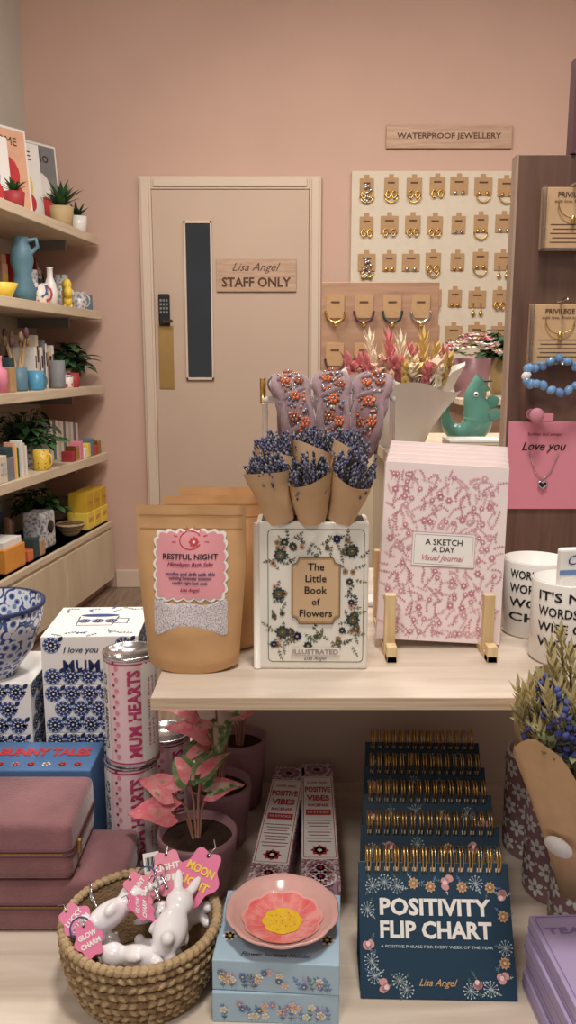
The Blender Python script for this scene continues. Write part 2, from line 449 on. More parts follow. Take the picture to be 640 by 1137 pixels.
def bushy(name,x,y,z,r,h,pm,spread,n,lm,Ls=.06,fn=place):
    b=fn(name,x,y,z); pot(b,r,h,pm)
    for i in range(n):
        a=R.uniform(0,2*pi); e=R.uniform(.0,1.35); q=spread*R.uniform(.35,1)
        p=Vector((math.cos(a)*math.cos(e)*q,math.sin(a)*math.cos(e)*q,h+math.sin(e)*q*.9))
        b.tube([(0,0,h*.85),p*.5+Vector((0,0,h*.5)),p],.0018,LEAFD,4)
        b.leaf(p,(math.cos(a),math.sin(a),R.uniform(-.3,.6)),(0,0,1),Ls*R.uniform(.7,1.2),Ls*.7,lm[i%len(lm)],None,.4,.2,'oval',4)
    return b.done()
TAN=mat('tan_pot',(190,166,124),.7); REDP=mat('red_pot',(160,56,62),.5)
spiky('potted_cactus',-.080,-.28,ZS[0],.058,.10,TAN,.14,34,[LEAFD,LEAFG],W=.034,up=1.4)
spiky('potted_aloe',-.07,-.10,ZS[0],.046,.085,WCER,.09,20,[LEAFD],W=.022,up=1.2)
spiky('potted_succulent',-.07,-.80,ZS[0],.045,.07,REDP,.08,20,[LEAFG],W=.025,up=1.2)
for (x,y,hh,c,c2,t) in ((-.235,-.14,.44,GREY,WHITE,'hello'),(-.24,-.34,.40,WHITE,YEL,'LOVE'),(-.22,-.52,.42,PEACH,RED,'HOME'),(-.22,-.72,.34,WHITE,BLUEP,'JOY'),(-.22,-.9,.38,PINKL,ORANGE,'SUN')):
    b=B('framed_print',M=SM@T(x,y,ZS[0]+.001)@Matrix.Rotation(math.radians(62),4,'Z')@Matrix.Rotation(math.radians(-5),4,'X'))
    b.box(-.125,.125,0,.012,0,hh,WHITE,.002); b.box(-.113,.113,-.002,.001,.012,hh-.012,c)
    b.face(T(0,-.002,0)@FR); b.ddisc(.0,hh*.5,.07,.08,c2); b.ddisc(.03,hh*.30,.05,.05,RED,.0008); b.ddisc(-.04,hh*.36,.04,.05,YEL,.0010); b.text(t,0,hh*.85,.14,BLACK); b.done()
def vase(name,x,y,z,prof,m,fn=place,rz=0,extra=None):
    b=fn(name,x,y,z,rz); b.lathe(prof,m,28)
    if extra: extra(b)
    return b.done()
MUGG=pat('mug_speckle',[(0,(120,124,134)),(.35,(180,180,186)),(.6,(206,202,198))],60,.3)
POLK=pat('polka_red',[(0,(200,70,76)),(.3,(230,218,206)),(.7,(70,94,146))],30,.4)
BLUET=mat('dusty_teal',(90,124,140),.45,var=.08)
def mugp(r,h): return [(0,0),(r*.92,0),(r,h*.1),(r,h),(r*.9,h),(r*.88,h*.08),(0,h*.08)]
def handle(r,h,m,ang=0):
    return lambda b:b.tube([((r*.95+.45*r*math.sin(t))*math.cos(ang),(r*.95+.45*r*math.sin(t))*math.sin(ang),h*.5+h*.32*math.cos(t)) for t in [pi*q/8 for q in range(9)]],r*.11,m,6)
BOTP=lambda r,h:[(0,0),(r,0),(r,h*.6),(r*.4,h*.72),(r*.4,h*.95),(r*.5,h),(r*.3,h),(0,h*.96)]
PAL=[RED,WCER,BLUEP,PINK,WHITE,YEL,GREY,DGREEN,KRAFT2,MUGG,POLK,TEAL,CREAM,REDP,BLUET,PEACH,LILAC,BLACK,WHITE]
def clutter(name,z,x,y0,y1,hmin,hmax,wmax=.085):
    b=B(name,M=SM@T(x,0,z+.0005)); y=y0
    while y<y1-.05:
        w=R.uniform(.045,wmax); h=R.uniform(hmin,hmax); m=R.choice(PAL); k=R.random(); c=T(0,y+w/2,0)
        if k<.4: 
            b.box(-w*.45,w*.45,-w*.45,w*.45,0,h,m,.003,M=c)
            b.box(w*.45,w*.45+.001,-w*.3,w*.3,h*.3,h*.75,R.choice(PAL),M=c)
            if R.random()<.5: b.box(-w*.35,w*.4,-w*.4,w*.38,h,h+.04,R.choice(PAL),.003,M=c)
        elif k<.65: b.lathe(mugp(w*.46,min(h,.11)),m,20,M=c); b.lathe([(w*.47,min(h,.11)*.35),(w*.47,min(h,.11)*.7)],R.choice(PAL),20,M=c)
        elif k<.85: b.lathe(BOTP(w*.42,h),m,20,M=c)
        else:
            for q in range(3): b.box(-w*.4,w*.4,-w*.4+q*w*.28,-w*.4+q*w*.28+w*.22,0,h*(1-.08*q),R.choice(PAL),.001,M=c)
        y+=w+.006
    b.done()
clutter('shelf_gift_assortment',ZS[1],-.30,-1.4,-.02,.17,.26,.07)
clutter('shelf_gift_assortment',ZS[1],-.22,-.42,-.22,.08,.14,.06)
clutter('shelf_gift_assortment',ZS[2],-.28,-1.4,-.40,.14,.26)
clutter('shelf_gift_assortment',ZS[3],-.05,-1.5,-.85,.08,.16)
clutter('shelf_gift_assortment',ZS[4],-.28,-1.5,-.62,.1,.2)
clutter('shelf_gift_assortment',ZS[2],-.06,-1.5,-.95,.08,.16)
vase('blue_vase',-.08,-.74,ZS[1],[(0,0),(.05,0),(.055,.05),(.035,.11),(.05,.17),(.045,.22),(.03,.25),(.034,.27),(.028,.27),(.02,.2),(0,.2)],BLUET,extra=lambda b:b.tube([(0.04,.0,.2),(.075,0,.23),(.07,0,.26),(.03,0,.255)],.009,BLUET))
vase('patterned_mug',-.08,-.58,ZS[1],mugp(.042,.09),POLK,extra=handle(.042,.09,RED))
vase('patterned_mug',-.17,-.49,ZS[1],mugp(.042,.16),MUGG)
vase('white_bottle_vase',-.08,-.455,ZS[1],[(0,0),(.03,0),(.033,.06),(.026,.1),(.014,.13),(.014,.17),(.018,.175),(.01,.175),(0,.16)],WCER)
b=place('yellow_flower_vase',-.06,-.31,ZS[1],30)
for i in range(6): b.ell((0,.042*math.cos(i*pi/3),.07+.042*math.sin(i*pi/3)),(.022,.03,.03),YEL,10)
b.ell((.015,0,.07),(.02,.022,.022),WCER,10); b.box(-.02,.02,-.03,.03,0,.02,YEL,.004); b.done()
vase('grey_mug',-.06,-.16,ZS[1],mugp(.040,.085),MUGG,extra=handle(.040,.085,MUGG))
vase('grey_mug',-.16,-.15,ZS[1],mugp(.04,.17),MUGG)
vase('grey_mug',-.07,-.05,ZS[1],mugp(.036,.08),BLUET)
vase('yellow_bowl',-.08,-.95,ZS[1],[(0,0),(.04,0),(.07,.06),(.065,.06),(.03,.01),(0,.01)],YEL)
b=place('book_row',-.15,-.64,ZS[2])
cols=[WHITE,CREAM,KRAFT2,WHITE,GREY,WHITE,KRAFT2,CREAM,WHITE]
y=0
for i,c in enumerate(cols):
    t=R.uniform(.018,.036); hh=R.uniform(.17,.25); b.box(-.06,.06,y,y+t-.002,0,hh,c,.002); b.box(.06,.061,y+.004,y+t-.006,hh*.5,hh*.8,BLACK if i%2 else MAUVED); y+=t
b.done()
b=place('brush_holder',-.07,-.86,ZS[2]); b.lathe(mugp(.04,.1),BLUET,20)
for i in range(8): 
    a=i*.8; p=(.03*math.cos(a)*1.6,.03*math.sin(a)*1.6,.2+.05*R.random()); b.tube([(0,0,.02),p],.004,PINE,5); b.ell(p,(.012,.012,.025),JUTE2 if i%2 else MAUVED,6)
b.done()
bushy('potted_pothos',-.17,-.16,ZS[2],.05,.09,WCER,.145,100,[LEAFG,LEAFD],.09)
vase('blue_mug',-.045,-.74,ZS[2],mugp(.036,.085),mat('bright_blue',(84,150,186),.3),extra=handle(.036,.085,BLUET))
vase('red_candle_jar',-.04,-.33,ZS[2],mugp(.030,.07),REDP)
vase('grey_candle_jar',-.045,-.50,ZS[2],mugp(.034,.13),GREY)
vase('red_candle_jar',-.04,-.41,ZS[2],mugp(.030,.06),POLK)
bushy('potted_fern',-.165,-.62,ZS[3],.055,.11,MUGG,.17,150,[LEAFG,LEAFD,LEAFG],.055)
b=place('notebook_row',-.22,-.40,ZS[3]); y=0
for i in range(11):
    t=.032; b.box(-.12,.08,y,y+t-.004,0,.2-.004*i,[WHITE,GREY,WHITE,CREAM][i%4],.002); y+=t
b.done()
b=place('trinket_boxes',-.045,-.42,ZS[3])
for i in range(8): b.box(-.03,.03,-.02+i*.05,.018+i*.05,0,.05+.02*((i*7)%3),[REDP,GOLD,PINK,WHITE,YEL,BLUET,RED,BRASS][i],.004)
b.done()
vase('yellow_mug',-.04,-.74,ZS[3],mugp(.036,.09),pat('dotted_yellow',[(0,(40,40,50)),(.2,(220,184,70)),(.9,(220,184,70))],70,.4),extra=handle(.036,.09,YEL))
b=place('yellow_gift_boxes',-.07,-.16,ZS[4]); 
for i in range(3): b.box(-.06,.05,-.11+i*.1,-.02+i*.1,0,.09,YEL,.003); b.box(-.055,.045,-.105+i*.1,-.025+i*.1,.09,.19,mat('mustard',(206,166,52),.5),.003)
b.face(T(.0505,0,0)@Matrix.Rotation(pi/2,4,'Z')@FR)
for i in range(3): b.text('GIFT',-.065+i*.1,.05,.06,RED); b.text('CAKE',-.065+i*.1,.14,.05,REDP)
b.done()
b=place('woven_bowl',-.07,-.38,ZS[4])
for k in range(6): b.tube([((.035+.007*k)*math.cos(2*pi*q/20),(.035+.007*k)*math.sin(2*pi*q/20),.006+.01*k) for q in range(20)],.006,JUTE if k%2 else JUTE2,6,True)
b.disc(.04,.004,JUTE2); b.done()
bushy('potted_ivy',-.22,-.42,ZS[4],.045,.13,mat('grey_pot',(150,140,132),.7),.125,100,[LEAFD,LEAFG],.06)
b=place('speaker_box',-.10,-.66,ZS[4]); b.box(-.06,.05,-.06,.06,0,.17,MUGG,.01); b.lathe([(0,0),(.03,0),(.03,.004),(0,.004)],DGREY,20,M=T(.05,0,.1)@Matrix.Rotation(pi/2,4,'Y')); b.done()
b=place('trinket_row',-.05,-.88,ZS[4])
for i in range(3): b.box(-.03,.03,-.08+i*.06,-.03+i*.06,0,.05+.02*((i*5)%3),[ORANGE,DGREEN,KRAFT2,PINK,WHITE,REDP][i],.004)
b.done()
b=place('orange_box',-.08,-1.08,ZS[4]); b.box(-.07,.06,-.09,.09,0,.10,mat('orange_card',(222,150,66),.5),.003); b.box(-.06,.05,-.08,.08,.1,.13,WHITE,.002); b.done()

# ------------------------------------------------------------------ display table + riser
ZT=.60; ZR=.90
b=B('display_table'); b.box(-1.1,1.1,.42,1.40,ZT-.03,ZT,TABLE,.003); b.box(-1.1,1.1,.416,.42,ZT-.03,ZT,EDGE)
for x in (-1.05,1.0):
    for y in (.46,1.32): b.box(x,x+.05,y,y+.05,0,ZT-.03,PINE,.003)
b.box(-1.02,1.02,1.33,1.35,.05,ZT-.03,TABLE); b.done()
b=B('display_riser')
b.box(-.145,1.0,.825,1.38,ZR-.014,ZR,TABLE,.001); b.box(-.145,1.0,.8235,.825,ZR-.0135,ZR-.0005,EDGE)
b.box(-.145,1.0,1.20,1.214,ZT,ZR-.014,mat('riser_back_panel',(212,188,170),.6,var=.03,scale=5)); b.box(.93,.945,.84,1.2,ZT,ZR-.014,TABLE); b.box(-.145,-.13,1.214,1.37,ZT,ZR-.014,TABLE); b.done()

# ------------------------------------------------------------------ book-shaped vase
b=B('book_shaped_flower_vase',(.028,.93,ZR),rz=-1)
W=.0635;Hh=.174
b.box(-W,W,-.025,.025,0,Hh-.001,VASEC,.0035,seg=3)
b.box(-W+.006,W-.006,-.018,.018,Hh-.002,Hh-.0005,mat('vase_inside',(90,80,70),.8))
b.tube([(-W+.001,-.022,.001),(-W+.001,-.022,Hh-.003)],.0045,VASEC,10)
b.face(T(0,-.025,0)@FR)
b.dstroke(rrect(.004,Hh/2,.108,.155,.005),.0007,DGREEN,closed=True)
for i in range(120):
    side=i%4; t=R.uniform(-1,1)
    if side==0: x,y=-.037+R.uniform(-.010,.009),Hh/2+t*.064
    elif side==1: x,y=.045+R.uniform(-.009,.008),Hh/2+t*.064
    elif side==2: x,y=.004+t*.044,Hh-.026+R.uniform(-.010,.008)
    else: x,y=.004+t*.044,.036+R.uniform(-.008,.012)
    k=R.random(); a=R.uniform(0,6.28)
    if k<.66: b.dsprig(x,y,a,.011,R.choice((SAGE,DGREEN,OLIVE,OLIVE)),3,.42,.0004)
    elif k<.82: b.dflower(x,y,R.uniform(.004,.0062),8,R.choice((DGREEN,INK,OLIVE,DGREEN)),KRAFT2,.0008)
    else: b.dflower(x,y,.0035,5,R.choice((KRAFT2,PEACH,OLIVE)),DGREEN,.0008)
for (x,y) in ((-.036,.135),(.046,.06),(-.034,.045),(.044,.140),(-.038,.09)): b.dflower(x,y,.0085,10,DGREEN,KRAFT2,.0010); b.dflower(x,y,.005,8,OLIVE,KRAFT2,.0013)
LAB=[(0,.037),(.018,.037),(.021,.031),(.026,.029),(.026,-.029),(.021,-.031),(.018,-.037),(0,-.037)]
LAB=[(x+.004,y+.094) for x,y in LAB]+[(-x+.004,y+.094) for x,y in LAB[::-1][1:-1]]
b.dpoly([((x-.004)*1.06+.004,(y-.094)*1.05+.094) for x,y in LAB],DGREEN,.0016); b.dpoly([((x-.004)*1.035+.004,(y-.094)*1.03+.094) for x,y in LAB],KRAFT2,.0018)
b.dpoly([((x-.004)*.97+.004,(y-.094)*.97+.094) for x,y in LAB],mat('label_kraft',(212,178,142),.6,var=.02),.0020)
for i,w in enumerate(('The','Little','Book','of','Flowers')): b.text(w,.004,.122-i*.0135,None,BLACK,h=.0085 if w!='of' else .008,z=.0024,bold=.012)
b.drect(.004,.0225,.056,.009,VASEC,.0014); b.text('ILLUSTRATED',.004,.022,.052,mat('dusty_label',(160,146,146),.6),h=.006,z=.0018,bold=.03); b.text('Lisa Angel',.004,.0135,.026,INK,shear=.4,z=.0016)
b.done()
def lavender(name,base,tip,r,n=60,L=.028):
    M=aim(base,tip); H_=(Vector(tip)-Vector(base)).length
    b=B(name,M=M); vs=[];fs=[];seg=26;rows=7
    for i in range(rows+1):
        t=i/rows
        for j in range(seg+1):
            a=2*pi*j/seg*1.06; rr=r*(.62+.38*t)*(1+.04*math.sin(3*a+i)) + (.0012 if j>seg-3 else 0)
            zz=t*H_*(1 if i<rows else 1+.20*math.cos(a-base[0]*40+1)*.7)
            vs.append((rr*math.cos(a),rr*math.sin(a),zz))
    for i in range(rows):
        for j in range(seg): a=i*(seg+1)+j; fs.append((a,a+1,a+seg+2,a+seg+1))
    b.add(vs,fs,KRAFT,True)
    for i in range(n):
        a=R.uniform(0,6.28); q=r*math.sqrt(R.random())*.95
        x,y=q*math.cos(a),q*math.sin(a); z0=H_*.5; top=H_+L*R.uniform(.15,1.0)*(1-.3*q/r)
        b.tube([(x*.3,y*.3,z0),(x,y,top)],.0008,LAVS,4)
        for k in range(8):
            z=top-k*.0034; 
            b.octa((x+R.uniform(-.0018,.0018),y+R.uniform(-.0018,.0018),z),.0018,.0028,LAVB if R.random()<.55 else LAVG)
    b.done()
zt=ZR+.1740
for (x,y,tx,ty,tz) in ((-.008,.916,-.024,.903,1.130),(.026,.914,.023,.898,1.126),(.060,.916,.072,.902,1.128),(-.002,.944,-.014,.950,1.146),(.030,.944,.030,.952,1.150),(.056,.944,.070,.952,1.148)):
    lavender('lavender_bouquet',(x,y,zt),(tx,ty,tz),.0248)
# ------------------------------------------------------------------ journals in easel
LN=10; RY=3.2
def jmat(k): return T(.185,.976+k*.0125,ZR+.010)@Matrix.Rotation(math.radians(RY),4,'Y')@Matrix.Rotation(math.radians(-LN),4,'X')
JW=.150;JH=.216
PW=mat('journal_cover',(236,220,220),.55,var=.02)
PINKS=mat('pink_toile_light',(220,170,180),.6,var=.05)
for k in range(6):
    b=B('floral_journal',M=jmat(k)@T(k*.0026,0,k*.0040))
    b.box(-JW/2,JW/2,0,.0105,0,JH,PAGE,.001); b.box(-JW/2-.001,JW/2+.001,-.0012,.0002,-.001,JH+.0015,PW,.0004); b.box(-JW/2-.001,JW/2+.001,.0102,.0115,-.001,JH+.0015,PINKM,.0004)
    b.box(-JW/2-.0015,-JW/2+.0005,-.001,.0113,-.001,JH+.0015,PW,.0003)
    if k==0:
        b.face(T(0,-.0012,0)@FR)
        for i in range(17):
            for j in range(24):
                x=-JW/2+.006+i*.0088+R.uniform(-.003,.003); y=.006+j*.0089+R.uniform(-.003,.003)
                if x>JW/2-.006 or y>JH-.006: continue
                if abs(x)<.037 and abs(y-.112)<.018: continue
                q=R.random(); a=pi/2+R.uniform(-1.3,1.3); pm=PINKM if R.random()<.55 else PINKS
                x=min(max(x,-JW/2+.009),JW/2-.009); y=min(max(y,.010),JH-.013)
                if q<.72: b.dsprig(x,y-.006,a,.0125,pm,4,.34,.00045,R.uniform(-1,1))
                elif q<.84: b.dflower(x,y,.0050,6,pm,WHITE,.0007,a,.7)
                else: b.dflower(x,y,.0042,9,PINKM,WHITE,.0007,a,.45); b.dstroke([(x-.003,y-.009),(x-.001,y-.004),(x,y)],.0005,PINKM)
        b.dpoly(rrect(0,.112,.078,.042,.001),PINKM,.0010); b.dpoly(rrect(0,.112,.0765,.0405,.001),WHITE,.0012); b.dstroke(rrect(0,.112,.072,.036,.001),.0004,GREY,.0014,True)
        b.text('A SKETCH',0,.1215,.046,BLACK,z=.0016,bold=.01); b.text('A DAY',0,.1125,.028,BLACK,z=.0016,bold=.01); b.text('Visual Journal',0,.101,.052,PINKM,z=.0016,shear=.4,bold=.02)
    b.done()
b=B('wooden_display_easel')
for x,y in ((.122,0),(.240,0)):
    b.box(x-.006,x+.006,.925,1.09,ZR,ZR+.0085,PINE,.001)
    b.box(x-.0065,x+.0065,.948,.9595,ZR+.0085,ZR+.076,PINE,.001,M=I4)
    b.box(x-.006,x+.006,.925,.94,ZR,ZR+.02,PINE,.001)
    b.box(x-.006,x+.006,1.078,1.09,ZR+.0085,ZR+.10,PINE,.001)
b.box(.122,.240,1.06,1.07,ZR,ZR+.0085,PINE,.001); b.done()
# ------------------------------------------------------------------ bath salt pouches
def pouch(name,x,y,rz,detail):
    b=B(name,(x,y,ZR),rz=rz); Wd=.123;H_=.19;Tk=.026
    def hw(z): return Wd/2*(.84+.16*min(1,(z/H_)*1.6))
    def th(x,z):
        q=max(0,1-(abs(x)/hw(min(max(z,0),H_)))**2.4); t=z/H_
        f=1 if t<.25 else max(0,(1-(t-.25)/.62)); return .0015+Tk*q**.7*f**.8*(1 if t>.06 else .85+t*2.5)+.0012*math.sin(x*90+z*60)*q*min(1,t*4)
    N=24;Mv=30;vs=[];fs=[]
    for sgn in (-1,1):
        o=len(vs)
        for j in range(Mv+1):
            z=H_*j/Mv
            for i in range(N+1):
                xx=hw(z)*(2*i/N-1); zz=z+(.006*(2*i/N-1)**2*(1 if j<2 else 0))
                vs.append((xx,sgn*th(xx,z),zz))
        for j in range(Mv):
            for i in range(N):
                a=o+j*(N+1)+i; f=(a,a+1,a+N+2,a+N+1); fs.append(f if sgn<0 else f[::-1])
    b.add(vs,fs,POUCHK,True)
    o=(Mv+1)*(N+1)
    b.add([vs[i] for i in range(N+1)]+[vs[o+i] for i in range(N+1)],[(i,i+1,N+2+i,N+1+i) for i in range(N)],POUCHK)
    b.face(FR,lambda x,y,z:(x,y,z+th(x,y)))
    b.drect(0,H_-.011,Wd*.94,.0012,mat('pouch_crease',(168,124,82),.6),.0006,nx=12); b.drect(0,H_-.026,Wd*.94,.0012,MATS['pouch_crease'],.0006,nx=12)
    if detail:
        b.dstar(scallop(0,.124,.078,.074,.008,.0035,24),WHITE,.0012,8)
        b.dstar(scallop(0,.124,.073,.069,.008,.0032,24),mat('label_pink',(224,152,160),.5,var=.02),.0018,8)
        b.dstar(rrect(0,.066,.083,.042,.004,3),SALT,.0006,10)
        b.dstroke([(.012*math.cos(t),.152+.010*math.sin(t)) for t in [pi*.15+1.7*pi*q/14 for q in range(15)]],.0011,RED,.0024)
        b.dflower(.004,.15,.006,8,RED,WHITE,.0024)
        for q in range(8):
            a=q*pi/7; b.dstroke([(.016*math.cos(a),.150+.014*math.sin(a)),(.021*math.cos(a),.150+.017*math.sin(a))],.0008,RED,.0024)
        b.text('RESTFUL NIGHT',0,.134,.062,BLACK,h=.0062,z=.0028,bold=.02); b.text('Himalayan Bath Salts',0,.125,.052,MAG,z=.0028,shear=.4,bold=.02)
        for q in range(3): b.text(('soothe and drift with this','calming lavender infusion','restful night bath soak')[q],0,.115-q*.0052,.056-.008*q,INK,z=.0028,bold=.02)
        b.text('Lisa Angel',0,.097,.022,MAG,z=.0028,shear=.4,bold=.02)
    b.done()
pouch('bath_salt_pouch',-.109,.915,-2,True)
pouch('bath_salt_pouch',-.088,.985,2,False)
pouch('bath_salt_pouch',-.078,1.050,0,False)
# ------------------------------------------------------------------ headbands on rack
b=B('headband_rack'); b.tube([(-.035,1.17,1.195),(.150,1.17,1.195)],.005,WCER,8)
for x in (-.032,.147): b.tube([(x,1.17,ZR),(x,1.17,1.195)],.004,WCER,8)
b.tube([(-.035,1.17,1.225),(-.035,1.17,1.19)],.004,GOLD,6); b.box(-.045,.16,1.15,1.19,ZR,ZR+.008,WCER,.002); b.done()
def headband(x,y,zc,tilt,lean,wk=1.0):
    b=B('jewelled_headband',(x,y,zc),rz=tilt,ry=lean); n=34;seg=16;vs=[];fs=[]
    def prm(t):
        c=Vector((0,-.060*math.cos(t),.070*math.sin(t))); rd=Vector((0,-math.cos(t),math.sin(t)))
        k=math.sin(min(pi,max(0,(t+.45)*1.05)))**.7; return c,rd,(.009+.017*k)*wk,.004+.008*k
    for i in range(n+1):
        t=math.radians(-25+235*i/n); c,rd,wd,hd=prm(t)
        for j in range(seg):
            f=2*pi*j/seg; vs.append(c+Vector((1,0,0))*wd*math.cos(f)*(1+.05*math.sin(i*.9))+rd*hd*math.sin(f)*(1+.12*math.sin(2*f+i*.5)))
    for i in range(n):
        for j in range(seg): q=(j+1)%seg; fs.append((i*seg+j,(i+1)*seg+j,(i+1)*seg+q,i*seg+q))
    b.add(vs,fs,FABR,True)
    for sx in (-1,1): b.tube([prm(math.radians(a))[0]+Vector((sx*prm(math.radians(a))[2]*(.74+.12*math.sin(a*.12)),0,0))+prm(math.radians(a))[1]*(.007+.003*math.sin(a*.09)) for a in range(-15,130,8)],[.0055+.002*math.sin(q*.9) for q in range(19)],FABR,8)
    # gathered cross folds
    for a0 in (10,45,78,100):
        pts=[]
        for q in range(9):
            w=-.85+1.7*q/8; c,rd,wd,hd=prm(math.radians(a0+10*w)); pts.append(c+Vector((w*wd,0,0))+rd*(hd*math.sqrt(max(0,1-w*w))*.9))
        b.tube(pts,[.002,.0035,.0045,.005,.005,.005,.0045,.0035,.002],FABR,8)
    def surf(t,w):
        c,rd,wd,hd=prm(t); return c+Vector((w*wd,0,0))+rd*(hd*math.sqrt(max(0,1-w*w))+.0022),rd
    for i in range(105):
        p,rd=surf(math.radians(R.uniform(0,94)),R.uniform(-.55,.55)); q=R.random()
        b.ell(p,R.uniform(.0012,.0024),CRYS if q<.36 else (SILV if q<.5 else (RUST if q<.68 else (PEACH if q<.82 else (GEMB if q<.87 else (ORANGE if q<.95 else WCER))))),6)
    for (td,w) in ((80,.05),(60,-.3),(56,.4),(36,0.0),(16,-.25),(12,.35)):
        p,rd=surf(math.radians(td+R.uniform(-4,4)),w); u=Vector((0,rd.z,-rd.y))
        for q in range(6):
            f=q*1.047; b.ell(p+rd*.0015+Vector((1,0,0))*.0046*math.cos(f)+u*.0046*math.sin(f),(.0025,.0020,.0028),ORANGE if (int(td)%8) else RUST,6)
        b.ell(p+rd*.003,.0019,SILV,6)
    b.done()
headband(.004,1.17,1.150,10,-5); headband(.060,1.17,1.152,0,0); headband(.116,1.17,1.150,-12,5)
# ------------------------------------------------------------------ counter behind + bouquet, jug, pots
b=B('side_counter'); b.box(.24,1.5,1.78,2.30,0,1.02,CABM,.004); b.box(.22,1.52,1.76,2.32,1.02,1.05,SHELFW,.003); b.done()
b=B('card_stack',(.40,1.83,1.0505)); 
for i in range(5): b.box(-.05,.07,-.04,.05,i*.006,i*.006+.005,[WHITE,KRAFT2,WHITE,CREAM,WHITE][i],.001)
b.done()
def wrapbouquet(name,base,top,r0,r1,wm,ruff=.10,seg=48,sq=1.0,jag=.14,ph=1.0):
    M=aim(base,top); H_=(Vector(top)-Vector(base)).length; b=B(name,M=M); vs=[];fs=[];rows=10
    for i in range(rows+1):
        t=i/rows
        for j in range(seg+1):
            a=2*pi*j/seg; rr=(r0+(r1-r0)*t**1.1)*(1+ruff*t*math.sin(5*a)+.04*t*math.sin(11*a+2)); zz=H_*t*(1+jag*t*math.sin(3*a+ph))
            vs.append((rr*math.cos(a),rr*math.sin(a)*sq,zz))
    for i in range(rows):
        for j in range(seg): a=i*(seg+1)+j; fs.append((a,a+1,a+seg+2,a+seg+1))
    b.add(vs,fs,wm,True); return b,H_
def plume(b,p,d,L,r,m,n=26):
    p=Vector(p); d=Vector(d).normalized(); a=d.orthogonal().normalized(); c=d.cross(a)
    for i in range(n):
        t=i/n; f=i*2.4; o=a*math.cos(f)+c*math.sin(f); dd=(d*1.3+o*.55).normalized()
        b.leaf(p+d*L*t*.8,dd,o,L*.35,r*.6,m,None,0,.3,'blade',2)
b,H_=wrapbouquet('wrapped_dried_bouquet',(.262,1.90,1.058),(.248,1.87,1.225),.050,.142,WRAP,.06,sq=.75,jag=.10)
vs=[];fs=[];seg=36
for i in range(7):
    t=i/6
    for j in range(seg+1):
        a=-2.9+2.6*j/seg; rr=(.055+.095*t)*(1+.05*math.sin(7*a+t*3)); vs.append((rr*math.cos(a),rr*math.sin(a)*.75-.004,H_*(.05+t*(.86+.10*math.sin(4*a)))))
for i in range(6):
    for j in range(seg): a=i*(seg+1)+j; fs.append((a,a+1,a+seg+2,a+seg+1))
b.add(vs,fs,WRAP,True)
PAMP=mat('pampas_peach',(232,196,176),.8,var=.1); PAMP2=mat('pampas_pink',(216,136,140),.8,var=.1); PAMP3=mat('pampas_cream',(240,228,206),.8); GRASS=mat('grass_yellow',(222,194,124),.8)
for i in range(60):
    a=R.uniform(0,6.28); q=.112*math.sqrt(R.random()); x,y=q*math.cos(a),q*math.sin(a)*.7
    m=R.choice((PAMP,PAMP2,PAMP3,PAMP,GRASS,PAMP,PAMP3,PAMP2)); b.tube([(x*.2,y*.2,.05),(x,y,H_*.95)],.0015,LAVS,4)
    k=R.random()
    if k<.7: plume(b,(x,y,H_*.84),(x*3,y*3,1),R.uniform(.045,.085),.034,m,18)
    else:
        for w in range(10): f=w*2.4; b.leaf((x,y,H_*R.uniform(.98,1.1)),(math.cos(f),math.sin(f),.5+w*.1),(0,0,1),.026,.018,m,None,.1,.3,'oval',3)
for (x,y,m) in ((.015,-.03,PAMP3),(-.02,.0,PAMP2),(.05,.01,GRASS),(-.06,0,PAMP3)): plume(b,(x,y,H_*.9),(x,y,1),.11,.020,m,26)
b.done()
b=B('fish_shaped_jug',(.425,1.95,1.0505),rz=-8)
path=[(-.052,0,.098),(-.055,0,.075),(-.045,0,.045),(-.020,0,.030),(.008,0,.040),(.020,0,.062),(.016,0,.090),(.010,0,.115),(.018,0,.138),(.030,0,.150)]
rad=[.006,.010,.016,.026,.034,.035,.030,.024,.021,.026]
def sm(pts,rs,k=4):
    o=[];r=[];n=len(pts)
    for i in range(n-1):
        p0=Vector(pts[max(i-1,0)]);p1=Vector(pts[i]);p2=Vector(pts[i+1]);p3=Vector(pts[min(i+2,n-1)])
        for j in range(k):
            t=j/k; o.append(.5*((2*p1)+(p2-p0)*t+(2*p0-5*p1+4*p2-p3)*t*t+(3*p1-p0-3*p2+p3)*t**3)); r.append(rs[i]+(rs[i+1]-rs[i])*t)
    o.append(Vector(pts[-1]));r.append(rs[-1]); return o,r
P_,R_=sm(path,rad); b.tube(P_,R_,TEAL,16)
b.ell((.032,0,.152),(.019,.019,.003),DGREEN,14); b.lathe([(0,0),(.036,0),(.03,.01),(.02,.02),(0,.02)],TEAL,20)
for d in ((-.4,0,1),(-1,0,.55),(.3,0,1)): b.leaf((-.052,0,.092),d,(0,1,0),.038,.024,TEAL,None,0,.1,'oval',5)
b.leaf((.04,-.02,.07),(.8,-.4,.4),(0,-1,0),.04,.028,TEAL,None,0,.2); b.leaf((.035,0,.10),(1,0,.3),(0,1,0),.035,.03,TEAL,None,0,.1); b.ell((.012,-.022,.122),.006,WCER,8); b.ell((.012,-.027,.122),.003,BLACK,8); b.done()
b=B('display_plinth'); b.box(.52,1.5,2.45,2.80,0,1.12,MIDW,.004); b.box(.50,1.52,2.43,2.82,1.12,1.14,SHELFW,.003); b.done()
def wp(name,x,y,z,rz=0): return B(name,(x,y,z+.0005),rz=rz)
b=B('potted_dried_flowers',(.555,2.54,1.1405)); pot(b,.058,.115,MAUVE)
